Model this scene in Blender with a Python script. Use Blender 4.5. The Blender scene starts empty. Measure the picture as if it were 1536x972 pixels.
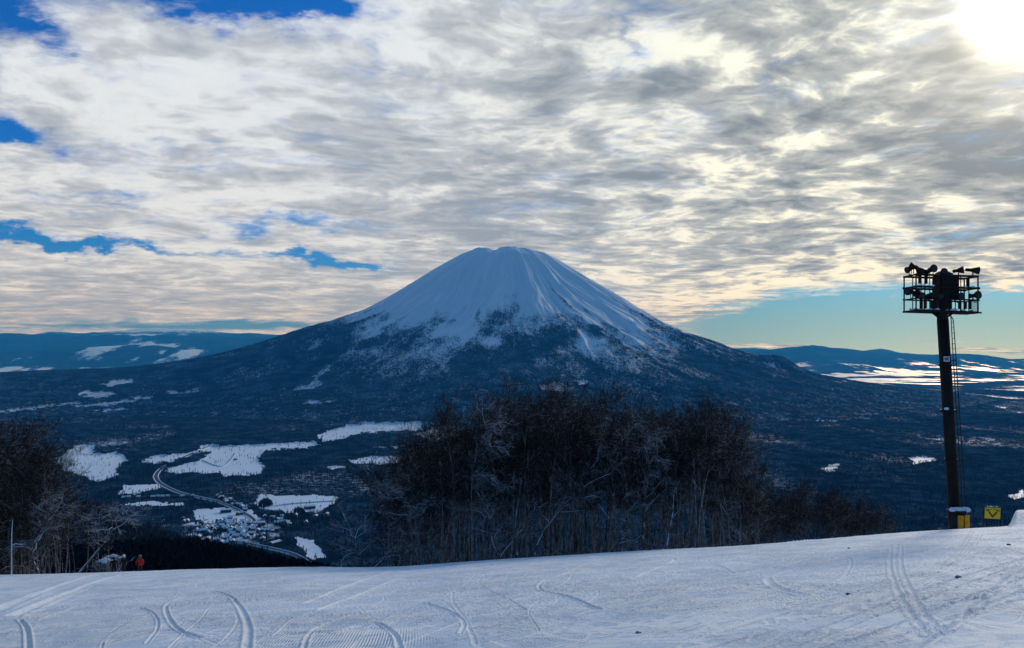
import bpy, bmesh, math, random
import numpy as np
from mathutils import Vector, Matrix
random.seed(7); RNG = np.random.default_rng(11)
R = math.radians
sc = bpy.context.scene
C = sc.collection

# ------------------------------------------------------------------ camera, light, exposure
CZ, F, HY = 1.7, 1160.0, 535.0          # eye height, focal length in photo pixels, true horizon row
cam = bpy.data.objects.new('camera', bpy.data.cameras.new('camera'))
C.objects.link(cam); sc.camera = cam
cam.location = (0, 0, CZ); cam.rotation_euler = (R(90), 0, 0)
cam.data.sensor_width = 36; cam.data.lens = 36 * F / 1536
cam.data.shift_y = (HY - 486) / 1536
cam.data.clip_start = 0.1; cam.data.clip_end = 200000

SUN_DIR = Vector((0.656, 1.0, 0.450)).normalized()
SUN_EL = math.asin(SUN_DIR.z); SUN_AZ = math.atan2(SUN_DIR.x, SUN_DIR.y)
sun = bpy.data.objects.new('sun', bpy.data.lights.new('sun', 'SUN'))
C.objects.link(sun)
sun.data.energy = 1.1; sun.data.angle = R(9.0); sun.data.color = (1.0, 0.95, 0.86)
sun.rotation_euler = SUN_DIR.to_track_quat('Z', 'Y').to_euler()
sun.location = (0, 0, 50)

sc.view_settings.view_transform = 'Standard'; sc.view_settings.look = 'None'
sc.view_settings.gamma = 1; sc.view_settings.use_curve_mapping = False
sc.view_settings.exposure = 0.38
sc.cycles.max_bounces = 8; sc.cycles.diffuse_bounces = 3; sc.cycles.glossy_bounces = 2
sc.cycles.volume_bounces = 1; sc.cycles.sample_clamp_indirect = 4
sc.cycles.use_denoising = True

# ------------------------------------------------------------------ node helper
class NT:
    def __init__(s, tree): s.t = tree; s.n = tree.nodes; s.l = tree.links
    def node(s, kind, **kw):
        n = s.n.new(kind)
        for k, v in kw.items(): setattr(n, k, v)
        return n
    def put(s, sock, v):
        if v is None: return
        if hasattr(v, 'is_output'): s.l.new(v, sock)
        elif isinstance(v, (tuple, list)) and sock.type == 'RGBA' and len(v) == 3: sock.default_value = (*v, 1)
        else: sock.default_value = v
    def m(s, op, a, b=None, c=None, clamp=False):
        n = s.node('ShaderNodeMath', operation=op, use_clamp=clamp)
        for i, v in enumerate((a, b, c)): s.put(n.inputs[i], v)
        return n.outputs[0]
    def v(s, op, a, b=None):
        n = s.node('ShaderNodeVectorMath', operation=op)
        s.put(n.inputs[0], a); s.put(n.inputs[1], b)
        return n.outputs['Value'] if op in ('DOT_PRODUCT', 'LENGTH') else n.outputs[0]
    def comb(s, x, y, z=0.0):
        n = s.node('ShaderNodeCombineXYZ')
        for i, v in enumerate((x, y, z)): s.put(n.inputs[i], v)
        return n.outputs[0]
    def sep(s, v):
        n = s.node('ShaderNodeSeparateXYZ'); s.put(n.inputs[0], v); return n.outputs
    def noise(s, vec, scale=1, detail=4, rough=.55, dist=0, lac=2.0):
        n = s.node('ShaderNodeTexNoise', noise_dimensions='3D')
        s.put(n.inputs['Vector'], vec); s.put(n.inputs['Scale'], scale); s.put(n.inputs['Detail'], detail)
        s.put(n.inputs['Roughness'], rough); s.put(n.inputs['Distortion'], dist); s.put(n.inputs['Lacunarity'], lac)
        return n.outputs[0]
    def sstep(s, x, a, b, o0=0.0, o1=1.0):
        n = s.node('ShaderNodeMapRange', interpolation_type='SMOOTHSTEP')
        for k, v in zip(('Value', 'From Min', 'From Max', 'To Min', 'To Max'), (x, a, b, o0, o1)): s.put(n.inputs[k], v)
        return n.outputs[0]
    def mix(s, f, a, b):
        n = s.node('ShaderNodeMix', data_type='RGBA')
        s.put(n.inputs[0], f); s.put(n.inputs[6], a); s.put(n.inputs[7], b); return n.outputs[2]
    def scale(s, col, f):
        n = s.node('ShaderNodeVectorMath', operation='SCALE'); s.put(n.inputs[0], col); s.put(n.inputs[3], f)
        return n.outputs[0]

# ------------------------------------------------------------------ sky: Nishita sky with a broken stratocumulus deck
world = bpy.data.worlds.new('World'); sc.world = world; world.use_nodes = True
def build_world():
    t = NT(world.node_tree); t.n.clear()
    out = t.node('ShaderNodeOutputWorld'); bg = t.node('ShaderNodeBackground')
    t.l.new(bg.outputs[0], out.inputs[0]); STR = 0.1
    bg.inputs[1].default_value = STR
    sky = t.node('ShaderNodeTexSky', sky_type='NISHITA')
    sky.sun_disc = False; sky.sun_elevation = SUN_EL; sky.sun_rotation = SUN_AZ
    sky.altitude = 600; sky.dust_density = 0.6; sky.air_density = 1.0; sky.ozone_density = 2.5
    D = t.node('ShaderNodeTexCoord').outputs['Generated']
    D = t.v('NORMALIZE', D)
    x, y, z = t.sep(D)
    yy = t.m('MAXIMUM', y, 0.02)
    u = t.m('DIVIDE', x, yy); v = t.m('DIVIDE', z, yy)      # tangent-plane azimuth and elevation ahead
    zz = t.m('ADD', t.m('MAXIMUM', z, 0.0), 0.07)
    qx = t.m('DIVIDE', x, zz); qy = t.m('DIVIDE', y, zz)
    Q = t.comb(qx, qy, 0.0)
    # slight wind skew, then warp
    w1 = t.noise(Q, 1.0, 2, .5)
    w2 = t.noise(t.v('ADD', Q, (7.3, 2.1, 4.0)), 1.0, 2, .5)
    f1 = t.noise(t.v('ADD', Q, (2.3, 5.1, 14.0)), 4.0, 3, .5); f2 = t.noise(t.v('ADD', Q, (9.3, 1.1, 24.0)), 4.0, 3, .5)
    def off(a_, b_): return t.m('ADD', t.m('MULTIPLY', t.m('SUBTRACT', a_, .5), .45), t.m('MULTIPLY', t.m('SUBTRACT', b_, .5), .12))
    Qw = t.v('ADD', Q, t.comb(off(w1, f1), off(w2, f2), 0))
    rot = t.node('ShaderNodeVectorRotate', rotation_type='Z_AXIS'); t.put(rot.inputs['Vector'], Qw); rot.inputs['Angle'].default_value = R(-9)
    Qr = rot.outputs[0]
    big = t.noise(t.v('MULTIPLY', Qr, (0.9, 1.1, 1)), 0.9, 4, .5)
    mid = t.noise(t.v('ADD', t.v('MULTIPLY', Qr, (1.4, 1.5, 1)), (3, 9, 2)), 2.4, 6, .58)
    fin = t.noise(t.v('ADD', t.v('MULTIPLY', Qr, (1.4, 1.7, 1)), (13, 1, 5)), 7.5, 7, .66)
    J = t.comb(t.m('MULTIPLY', u, 6.0), t.m('MULTIPLY', v, 13.0), 0.0); jf = t.sstep(v, .02, .15, .15, 1.0)
    j1 = t.noise(J, 1.6, 6, .6); j2 = t.noise(t.v('ADD', J, (5, 3, 8)), 1.6, 6, .6)
    uj = t.m('ADD', u, t.m('MULTIPLY', t.m('MULTIPLY', t.m('SUBTRACT', j1, .5), .22), jf)); vj = t.m('ADD', v, t.m('MULTIPLY', t.m('MULTIPLY', t.m('SUBTRACT', j2, .5), .11), jf))
    def gauss(px, py, sx, sy, ang=0.0):
        a = R(ang); du = t.m('SUBTRACT', uj, (px - 768) / F); dv = t.m('SUBTRACT', vj, (HY - py) / F)
        c, s_ = math.cos(a), math.sin(a)
        A = t.m('ADD', t.m('MULTIPLY', du, c * F / sx), t.m('MULTIPLY', dv, s_ * F / sx))
        B = t.m('ADD', t.m('MULTIPLY', du, -s_ * F / sy), t.m('MULTIPLY', dv, c * F / sy))
        r2 = t.m('ADD', t.m('MULTIPLY', A, A), t.m('MULTIPLY', B, B))
        return t.m('EXPONENT', t.m('MULTIPLY', r2, -1.0))
    def total(lst):
        acc = None
        for amp, *g in lst:
            k = t.m('MULTIPLY', gauss(*g), amp); acc = k if acc is None else t.m('ADD', acc, k)
        return acc
    holes = total([(.66, 10, 25, 85, 50), (.72, 330, -12, 150, 34, -4), (.42, 470, 8, 70, 34), (.60, 20, 195, 95, 26, -12), (.30, 0, 150, 40, 45),
                   (.50, 40, 354, 170, 13, -4), (.50, 490, 390, 100, 9, -2), (.26, 270, 372, 190, 8, -3), (.22, 160, 300, 180, 12), (.12, 250, 230, 120, 14, -6),
                   (.16, 1190, 105, 60, 12, 28), (.22, 560, 80, 70, 24, -30), (.10, 945, 40, 14, 60), (.30, 420, 335, 140, 12)])
    # clear strip under the deck at the right and a thin one at the left
    line = t.m('SUBTRACT', t.m('ADD', t.m('MULTIPLY', gauss(1030, 500, 130, 90), -0.042), (HY - 425) / F), v)
    right = t.m('MULTIPLY', t.sstep(t.m('ADD', line, t.m('MULTIPLY', t.m('SUBTRACT', mid, .5), .06)), -0.012, 0.02),
                t.sstep(u, 0.16, 0.30))
    left = t.m('MULTIPLY', gauss(330, 488, 360, 7.5), .52)
    lowr = total([(.75, 1180, 521, 110, 3.0), (.55, 1140, 519, 60, 3), (.65, 1500, 527, 120, 7, -6), (.35, 1390, 513, 60, 2.5),
                  (.4, 1230, 447, 60, 5, 4), (.42, 1330, 452, 40, 4), (.45, 1480, 431, 60, 4, -6), (.35, 1500, 415, 80, 6)])
    cover = t.m('ADD', t.m('ADD', t.m('MULTIPLY', big, .55), t.m('MULTIPLY', mid, .62)), t.m('MULTIPLY', fin, .42))
    cover = t.m('SUBTRACT', t.m('SUBTRACT', t.m('SUBTRACT', t.m('SUBTRACT', cover, 0.02), holes), t.m('MULTIPLY', right, .62)), left)
    cover = t.m('ADD', cover, t.m('MULTIPLY', lowr, .62))
    # the deck ends towards the zenith behind the camera: clear blue sky there
    back = t.m('MAXIMUM', t.sstep(y, -0.05, 0.42, 1.0, 0.0), t.sstep(z, .46, .66))
    cover = t.m('SUBTRACT', cover, back)
    alpha = t.sstep(cover, 0.29, 0.76)
    # brightness: cells with bright rims and grey bellies, contrast grows towards the sun
    sd = tuple(SUN_DIR)
    ca = t.v('DOT_PRODUCT', D, sd)
    near = t.sstep(ca, 0.72, 0.99)
    n2 = t.noise(t.v('ADD', t.v('MULTIPLY', Qr, (1.3, 1.35, 1)), (31, 17, 9)), 2.7, 7, .56)
    n3 = t.noise(t.v('ADD', t.v('MULTIPLY', Qr, (1.3, 1.5, 1)), (5, 41, 3)), 8.0, 6, .6)
    n4 = t.noise(t.v('ADD', t.v('MULTIPLY', Qr, (1.0, 1.5, 1)), (15, 4, 33)), 1.0, 3, .5)
    thick = t.m('ADD', t.m('ADD', t.m('MULTIPLY', n2, .55), t.m('ADD', t.m('MULTIPLY', t.m('SUBTRACT', n3, .5), t.sstep(v, .02, .2, .08, .22)), .11)), t.m('ADD', t.m('MULTIPLY', t.m('SUBTRACT', mid, .5), .25), t.m('MULTIPLY', n4, .23)))
    patches = total([(.07, 1190, 105, 60, 12, 28), (.07, 945, 60, 18, 70), (.09, 700, 330, 190, 26, 2), (.07, 1180, 180, 110, 22, 8), (.10, 950, 275, 130, 24, -4), (.12, 1480, 250, 120, 70), (.16, 560, 455, 80, 14, 12),
                     (.08, 1480, 200, 90, 25), (.09, 120, 450, 220, 40), (.06, 520, 250, 200, 60)])
    brights = total([(.08, 600, 60, 200, 50, -20), (.09, 200, 140, 260, 110), (.07, 200, 330, 300, 90),  (.10, 1120, 440, 300, 18, 3), (.10, 1000, 60, 200, 40), (.08, 1350, 420, 200, 16)])
    thick = t.m('SUBTRACT', t.m('ADD', thick, patches), brights)
    n5 = t.noise(t.v('ADD', t.v('MULTIPLY', Qr, (1.2, 1.4, 1)), (61, 7, 19)), 3.2, 6, .58)
    rim = t.m('SUBTRACT', 1.0, t.m('MULTIPLY', t.m('ABSOLUTE', t.m('SUBTRACT', n5, .5)), 7.0), clamp=True)
    thick = t.m('SUBTRACT', t.m('ADD', thick, .025), t.m('MULTIPLY', rim, .085))
    dark = t.m('MULTIPLY', t.m('SUBTRACT', thick, .365), 1 / .27, clamp=True)
    lobe = t.sstep(dark, -.05, .45)
    lite_far = (.60, .65, .70); lite_near = (.84, .86, .74)
    dk_far = (.27, .31, .36); dk_near = (.15, .18, .195)
    rightness = t.sstep(u, -0.25, 0.45)
    lite = t.mix(rightness, lite_far, lite_near); dk = t.mix(rightness, dk_far, dk_near)
    mid_c = t.mix(rightness, (.44, .48, .53), (.40, .43, .425))
    cloud = t.mix(lobe, lite, t.mix(t.sstep(dark, .2, 1.0), mid_c, dk))
    # thin edge lets the blue through
    cloud = t.scale(cloud, 1.0 / STR)
    hz = t.m('MULTIPLY', t.sstep(v, 0.02, 0.22, 1.0, 0.0), 1.0)
    skyc = t.v('MULTIPLY', sky.outputs[0], t.mix(hz, (0.05, 0.36, 0.86), (0.125, 0.255, 0.43)))
    up = t.m('MAXIMUM', t.sstep(z, .42, .6), t.sstep(y, .3, -.1))      # paler haze-lit blue overhead and behind
    skyc = t.mix(up, skyc, t.v('MULTIPLY', sky.outputs[0], (0.62, 0.86, 0.98)))
    skyc = t.scale(skyc, t.m('SUBTRACT', t.m('ADD', 1.0, t.m('MULTIPLY', up, .42)), t.m('MULTIPLY', t.sstep(y, .1, -.5), .55)))
    col = t.mix(alpha, skyc, cloud)
    # blown-out sun behind thin cloud
    core = t.m('MULTIPLY', t.m('POWER', t.sstep(ca, math.cos(R(4.6)), math.cos(R(0.5))), 2.6), 9.0)
    halo = t.m('MULTIPLY', t.m('POWER', t.m('MAXIMUM', ca, 0.0), 150.0), 3.2)
    halo2 = t.m('MULTIPLY', t.m('POWER', t.m('MAXIMUM', ca, 0.0), 30.0), .35)
    glow = t.v('ADD', t.scale(t.comb(1.0, .93, .76), t.m('ADD', core, halo)), t.scale(t.comb(1.0, .88, .62), halo2))
    col = t.v('ADD', col, glow)
    t.l.new(col, bg.inputs[0])
build_world()

# ------------------------------------------------------------------ numeric noise
def _hash(ix, iy, seed):
    h = (ix * 374761393 + iy * 668265263 + seed * 974634777) & 0xFFFFFFFF
    h = ((h ^ (h >> 13)) * 1274126177) & 0xFFFFFFFF
    return ((h ^ (h >> 16)) & 0xFFFFFF) / float(0xFFFFFF)
def vnoise(x, y, seed=0):
    xi = np.floor(x).astype(np.int64); yi = np.floor(y).astype(np.int64)
    fx = x - xi; fy = y - yi; fx = fx * fx * fx * (fx * (fx * 6 - 15) + 10); fy = fy * fy * fy * (fy * (fy * 6 - 15) + 10)
    a = _hash(xi, yi, seed); b = _hash(xi + 1, yi, seed); c = _hash(xi, yi + 1, seed); d = _hash(xi + 1, yi + 1, seed)
    return (a + (b - a) * fx) * (1 - fy) + (c + (d - c) * fx) * fy
def fbm(x, y, octv=4, seed=0, gain=.5):
    s = 0; a = 1; n = 0
    for i in range(octv):
        s = s + a * vnoise(x * 2 ** i + 17.3 * i, y * 2 ** i - 9.1 * i, seed + i); n += a; a *= gain
    return s / n                                             # about 0..1, mean .5
def sst(x, a, b):
    t = np.clip((x - a) / (b - a), 0, 1); return t * t * (3 - 2 * t)

# ------------------------------------------------------------------ the land
BROW_X = np.array([-400, 0, 90, 200, 300, 450, 600, 700, 900, 1100, 1250, 1400, 1500, 1600, 2000], float)
BROW_Y = np.array([870, 858, 857, 853, 850, 846, 847, 838, 826, 815, 803, 790, 785, 781, 770], float)
def brow(px): return sum(np.interp(px + o, BROW_X, BROW_Y) for o in (-60, -30, 0, 30, 60)) / 5
def yb_of(px): return np.interp(px, [0, 900, 1400], [60, 57, 51])
def px_of(x, y):
    ys = np.where(np.abs(y) < 1e-6, 1e-6, y)
    t = np.where(y > 0, x / np.maximum(y, 1e-6), np.sign(x) * 9)
    return 768 + F * np.clip(t, -1.0, 1.0)
def slope_z(x, y):
    px = px_of(x, y); yb = yb_of(px)
    s = (brow(px) - HY) / F - 1.7 / yb
    z = -s * y
    over = np.maximum(y - (yb - 7), 0)
    z = z - 0.0065 * np.minimum(over, 22) ** 2 - np.maximum(over - 22, 0) * 0.20
    z = z + 0.10 * (fbm(x * .12, y * .12, 3, 5) - .5) * sst(y, 6, 20)
    # wind-banked snow mound on the piste edge, far right
    bx = x - 0.646 * y
    z = z + 0.95 * sst(bx, -.25, .35) * sst(y, 43, 47) * (1 - sst(y, 54, 60)) * (y > 0)
    return z

def prof(dx, py, D=9000.0):
    a = np.arctan(np.array(dx) / F); r = D * np.sin(a); dep = D * np.cos(a) ** 2
    return r, (HY - np.array(py, float)) / F * dep + CZ
LR, LZ = prof([0, 50, 75, 92, 115, 165, 215, 265, 315, 375, 435, 495, 570, 665, 765], [377, 373, 383, 392, 405, 437, 464, 484, 499, 517, 532, 544, 553, 559, 563])
RR, RZ = prof([0, 30, 50, 70, 85, 135, 185, 235, 285, 335, 385, 420, 460, 535, 635, 771], [377, 376, 379, 389, 398, 429, 460, 488, 508, 527, 541, 549, 565, 578, 592, 612])
MX, MY = -23.0, 9000.0
VAL = -400.0
def mountain_z(x, y):
    dx = x - MX; dy = y - MY; r = np.hypot(dx, dy) + 1e-6; ct = dx / r; st = dy / r      # st<0 faces the camera
    far = np.maximum(r - 4950, 0)
    zl = np.interp(r, LR, LZ) - far * .055
    zr = np.interp(r, RR, RZ) - far * .04
    fr_r = np.array([0, 300, 500, 800, 1200, 1800, 2400, 3000, 3600, 4200, 4700, 6000]); fr_z = np.array([1262, 1235, 1150, 930, 660, 330, 90, -90, -225, -330, -392, -430.])
    zf = np.interp(r, fr_r, fr_z)
    side = sst(ct, -.55, .55)
    z = zl * (1 - side) + zr * side
    wf = sst(-st, .35, .95)
    z = z * (1 - wf) + zf * wf
    # gullies running down the cone
    th = np.arctan2(dy, dx)
    amp = 95 * sst(r, 100, 1300) * (1 - .75 * sst(r, 2300, 4500))
    wob = 1.1 * (fbm(r / 700., th * 2.5, 3, 3) - .5)
    g = fbm(th * 5.0 + wob, r / 1500., 5, 21, .55) - .5
    g2 = np.abs(fbm(th * 11.0 + 1.6 * wob, r / 700., 3, 31, .6) - .5)
    inner = 1 - np.abs(ct) ** 6 * .6
    z = z + (amp * 1.7 * g - amp * .85 * g2) * inner
    # crater rim: a hollow inside
    z = z - 60 * np.exp(-((dx / 230) ** 2 + ((dy - 150) / 230) ** 2))
    z = z + (34 * (fbm(x / 130., y / 130., 3, 37) - .5) - 30 * np.exp(-((dx + 175) / 55) ** 2) + 12 * np.exp(-((dx + 60) / 90) ** 2)) * (1 - sst(r, 380, 620))
    # parasitic knob on the right shoulder
    z = z + 75 * np.exp(-(((x - 2560) / 180) ** 2 + ((y - 7420) / 260) ** 2))
    return z, r, th
def ridge(az_px, d, dr, wf, wb, xs, ys, amp, seed, x, y, sc_=900.):
    """a range of hills whose crest stands dr metres out; crest heights from elevations along the azimuth"""
    crest_py = np.interp(az_px, xs, ys)
    dist = dr * (1 + .04 * (fbm(az_px / 160., az_px * 0 + seed, 3, seed) - .5))
    zc = CZ + (HY - crest_py) / F * dist
    t = (d - dist); fall = np.where(t < 0, np.exp(-(t / wf) ** 2), np.exp(-(t / wb) ** 2))
    n = fbm(x / sc_, y / sc_, 5, seed + 3, .55) - .5
    return (zc - VAL + amp * n * (1 - .75 * np.exp(-(t / (wf * .16)) ** 2))) * fall
def land_z(x, y):
    d = y                                           # depth ahead
    px = px_of(x, y)
    rr = np.hypot(x, y)
    near = -0.305 * y + 12 * (fbm(x / 90., y / 90., 3, 2) - .5) * sst(rr, 90, 400)
    near = np.minimum(near, 900 + 0 * near)
    # wooded spur at the left and the dark shoulder in front of it
    def spur(dist, w, xs, ys, k):
        zc = CZ - (np.interp(px, xs, ys) - HY) / F * dist
        return np.maximum(zc - (-0.305 * dist), 0) * np.exp(-((d - dist) / w) ** 2) * k
    near = near + spur(640, 170, [-400, 90, 150, 200, 330, 400, 430], [716, 756, 786, 806, 838, 850, 890], 1.0)
    near = near + spur(300, 80, [-400, 0, 120, 200, 300, 380, 430, 500], [808, 820, 836, 834, 834, 850, 860, 875], 1.0)
    near = near + 15.5 * np.exp(-((px - 1190) / 175) ** 2 - ((d - 118) / 20) ** 2) * (y > 0)
    val = VAL + 26 * (fbm(x / 900., y / 900., 4, 9) - .5)
    k = 25.0
    h = np.maximum(near, val) + k * np.log1p(np.exp(-np.abs(near - val) / k))
    mz, mr, th = mountain_z(x, y)
    mw = 1 - sst(mr, 5600, 9000)
    mz = VAL - 200 + (mz - VAL + 200) * mw
    k = 14.0
    a, b = h, mz
    h2 = np.maximum(a, b) + k * np.log1p(np.exp(-np.abs(a - b) / k))
    mount = sst(mz - h, -5, 25)
    # hills round the horizon
    hill = ridge(px, d, 30500, 4200, 6000, [-500, 0, 45, 75, 120, 200, 235, 280, 330, 420, 470, 700, 900, 1050, 1110, 1130, 1165, 1290, 1310, 1321, 1335, 1352, 1400, 1536, 2000],
                 [494, 492, 495, 494, 497, 494, 492, 494, 498, 503, 504, 508, 512, 520, 523, 522, 526, 527, 524, 522.5, 525, 529, 531, 534, 530], 180, 51, x, y)
    hill2 = ridge(px, d, 25500, 3600, 3000, [-500, 0, 100, 220, 330, 420, 500, 700, 1000, 1100, 1150, 1190, 1222, 1250, 1290, 1330, 1400, 1440, 1480, 1536, 2000],
                  [504, 500, 503, 501, 506, 509, 515, 525, 532, 530, 525, 520.5, 518.5, 522, 526, 529, 532, 531, 534, 543, 548], 260, 61, x, y)
    hill3 = ridge(px, d, 20500, 1900, 1700, [-500, 0, 120, 220, 330, 420, 900, 1100, 1190, 1230, 1260, 1300, 1345, 1400, 2000],
                  [528, 527, 521, 516, 528, 537, 560, 560, 552, 549, 545, 548, 556, 557, 562], 110, 71, x, y, 700.)
    hl = np.maximum(np.maximum(hill, hill2), hill3)
    hl = np.where(y > 3000, hl, 0)
    # ring of hills behind and beside the view
    rr_hill = (500 + 700 * fbm(np.arctan2(x, y) * 3, x * 0, 4, 77)) * sst(rr, 20000, 30000) * (1 - sst(np.abs(np.arctan2(x, np.where(y == 0, 1, y))), 0, .75) * 0)
    side = sst(np.abs(np.arctan2(x, y)), .66, .85)
    hl = hl * (1 - side) + rr_hill * side
    h2 = h2 + hl
    # under the piste the ground lies just below the snow sheet
    sz = slope_z(x, y)
    wn = 1 - sst(rr, 95, 150)
    h2 = h2 * (1 - wn) + np.minimum(sz - 0.55, h2 + 40) * wn
    return h2, mount, mr, th, hl
def gz(x, y):
    return float(land_z(np.array([float(x)]), np.array([float(y)]))[0][0])
def pyof(y, z): return HY - F * (z - CZ) / np.maximum(y, 1e-3)
# ------------------------------------------------------------------ mesh helpers
def mesh_np(name, verts, faces, smooth=True):
    """faces: (n,3) or (n,4) int array"""
    me = bpy.data.meshes.new(name); k = faces.shape[1]
    me.vertices.add(len(verts)); me.vertices.foreach_set('co', np.ascontiguousarray(verts, dtype=np.float32).ravel())
    me.loops.add(faces.size); me.loops.foreach_set('vertex_index', np.ascontiguousarray(faces, dtype=np.int32).ravel())
    me.polygons.add(len(faces)); me.polygons.foreach_set('loop_start', np.arange(0, faces.size, k, dtype=np.int32))
    me.polygons.foreach_set('use_smooth', np.full(len(faces), smooth))
    me.update(calc_edges=True)
    return me
def link(name, me, mat=None, parent=None):
    o = bpy.data.objects.new(name, me); C.objects.link(o)
    if mat and me is not None:
        for m_ in (mat if isinstance(mat, (list, tuple)) else [mat]): me.materials.append(m_)
    if parent: o.parent = parent
    return o
def tag(o, label=None, cat=None, group=None, kind=None):
    if label: o['label'] = label
    if cat: o['category'] = cat
    if group: o['group'] = group
    if kind: o['kind'] = kind
    return o
def empty(name, loc, rz=0.0, label=None, cat=None, group=None):
    o = bpy.data.objects.new(name, None); C.objects.link(o); o.location = loc; o.rotation_euler = (0, 0, rz); o.empty_display_size = .2
    return tag(o, label, cat, group)
def fattr(me, name, vals):
    a = me.attributes.new(name, 'FLOAT', 'POINT'); a.data.foreach_set('value', np.ascontiguousarray(vals, dtype=np.float32))
def newmat(name):
    m_ = bpy.data.materials.new(name); m_.use_nodes = True; t = NT(m_.node_tree)
    return m_, t, m_.node_tree.nodes['Principled BSDF']
def simple(name, col, rough=.7, metal=0.0, var=0.25, scale=6.0, bump=0.0):
    m_, t, p = newmat(name); co = t.node('ShaderNodeTexCoord').outputs['Object']
    n = t.noise(co, scale, 4, .6)
    t.put(p.inputs['Base Color'], t.mix(t.sstep(n, .3, .7), tuple(c * (1 - var) for c in col), tuple(min(1, c * (1 + var)) for c in col)))
    p.inputs['Roughness'].default_value = rough; p.inputs['Metallic'].default_value = metal; p.inputs['Specular IOR Level'].default_value = .2
    if bump:
        b = t.node('ShaderNodeBump'); b.inputs['Strength'].default_value = bump; b.inputs['Distance'].default_value = .02
        t.l.new(n, b.inputs['Height']); t.l.new(b.outputs[0], p.inputs['Normal'])
    return m_
def attr(t, name): return t.node('ShaderNodeAttribute', attribute_name=name).outputs['Fac']

# ------------------------------------------------------------------ far land materials
SNOW = (.66, .78, .92); SHADE_SNOW = (.54, .66, .82)  # second tone: snow darkened for the mountain, its shade put into the colour
def land_mat(name, nscale, tree_lo, tree_hi, soft, spec=.3, rough=.5, namp=1.4, st=(1, 1, 1), nw=.55, snow_col=None):
    m_, t, p = newmat(name)
    co = t.node('ShaderNodeTexCoord').outputs['Object']
    s_ = attr(t, 'snow')
    cs = t.v('MULTIPLY', co, st)
    n = t.noise(cs, nscale, 5, .65); n2 = t.noise(cs, nscale * 4.5, 4, .7)
    nn = t.m('ADD', t.m('MULTIPLY', n, nw), t.m('MULTIPLY', n2, 1 - nw))
    f = t.sstep(t.m('ADD', s_, t.m('MULTIPLY', t.m('SUBTRACT', nn, .5), namp)), .5 - soft, .5 + soft)
    tr = t.noise(co, nscale * .35, 4, .6)
    tree = t.mix(t.sstep(t.m('ADD', tr, t.m('MULTIPLY', t.m('SUBTRACT', n2, .5), .8)), .42, .72), tree_lo, tree_hi)
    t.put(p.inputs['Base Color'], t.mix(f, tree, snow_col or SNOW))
    t.put(p.inputs['Roughness'], t.m('SUBTRACT', .9, t.m('MULTIPLY', f, .9 - rough)))
    t.put(p.inputs['Specular IOR Level'], t.m('MULTIPLY', f, spec))
    return m_
M_MOUNT = land_mat('mountain_surface', 1 / 55., (.006, .018, .034), (.035, .08, .13), .36, .15, .7, 2.7, (1, .3, .35), .38, SHADE_SNOW)
M_VALLEY = land_mat('valley_surface', 1 / 24., (.004, .012, .026), (.035, .07, .11), .14, .3, .6)
M_HILL = land_mat('hill_surface', 1 / 260., (.008, .022, .036), (.03, .06, .09), .12, .45, .45)

# ------------------------------------------------------------------ snow cover read off the land
def inpoly(px, py, poly):
    inside = np.zeros(px.shape, bool); n = len(poly); j = n - 1
    for i in range(n):
        xi, yi = poly[i]; xj, yj = poly[j]
        c = ((yi > py) != (yj > py)) & (px < (xj - xi) * (py - yi) / ((yj - yi) or 1e-9) + xi)
        inside ^= c; j = i
    return inside
FIELDS = [  # snow-covered fields of the valley floor, full strength
 [(108, 674), (140, 668), (142, 682), (188, 682), (190, 690), (175, 703), (178, 712), (148, 724), (130, 716), (95, 705), (85, 690)],
 [(210, 693), (235, 686), (262, 683), (294, 678), (300, 681), (262, 692), (240, 696)],
 [(300, 671), (420, 667), (470, 662), (480, 672), (440, 676), (398, 678), (386, 690), (398, 700), (390, 711), (352, 713), (335, 715), (330, 709), (258, 709), (250, 705), (268, 699), (302, 691), (316, 681), (298, 679)],
 [(474, 657), (500, 645), (535, 637), (632, 633), (634, 647), (575, 650), (545, 652), (515, 661), (488, 666)],
 [(522, 691), (560, 686), (612, 687), (605, 694), (560, 696), (530, 695)],
 [(380, 748), (395, 742), (500, 744), (506, 751), (488, 760), (472, 769), (455, 766), (432, 772), (412, 764), (388, 761)],
 [(180, 757), (215, 753), (276, 754), (276, 757), (215, 759)],
 [(186, 728), (215, 727), (243, 727), (236, 734), (205, 741), (180, 741)],
 [(290, 765), (330, 762), (350, 765), (375, 764), (388, 777), (372, 783), (330, 781), (292, 779)],
 [(345, 798), (390, 797), (385, 803), (352, 808), (338, 804)],
 [(440, 806), (470, 812), (492, 836), (470, 838), (452, 822)],
]
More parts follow.
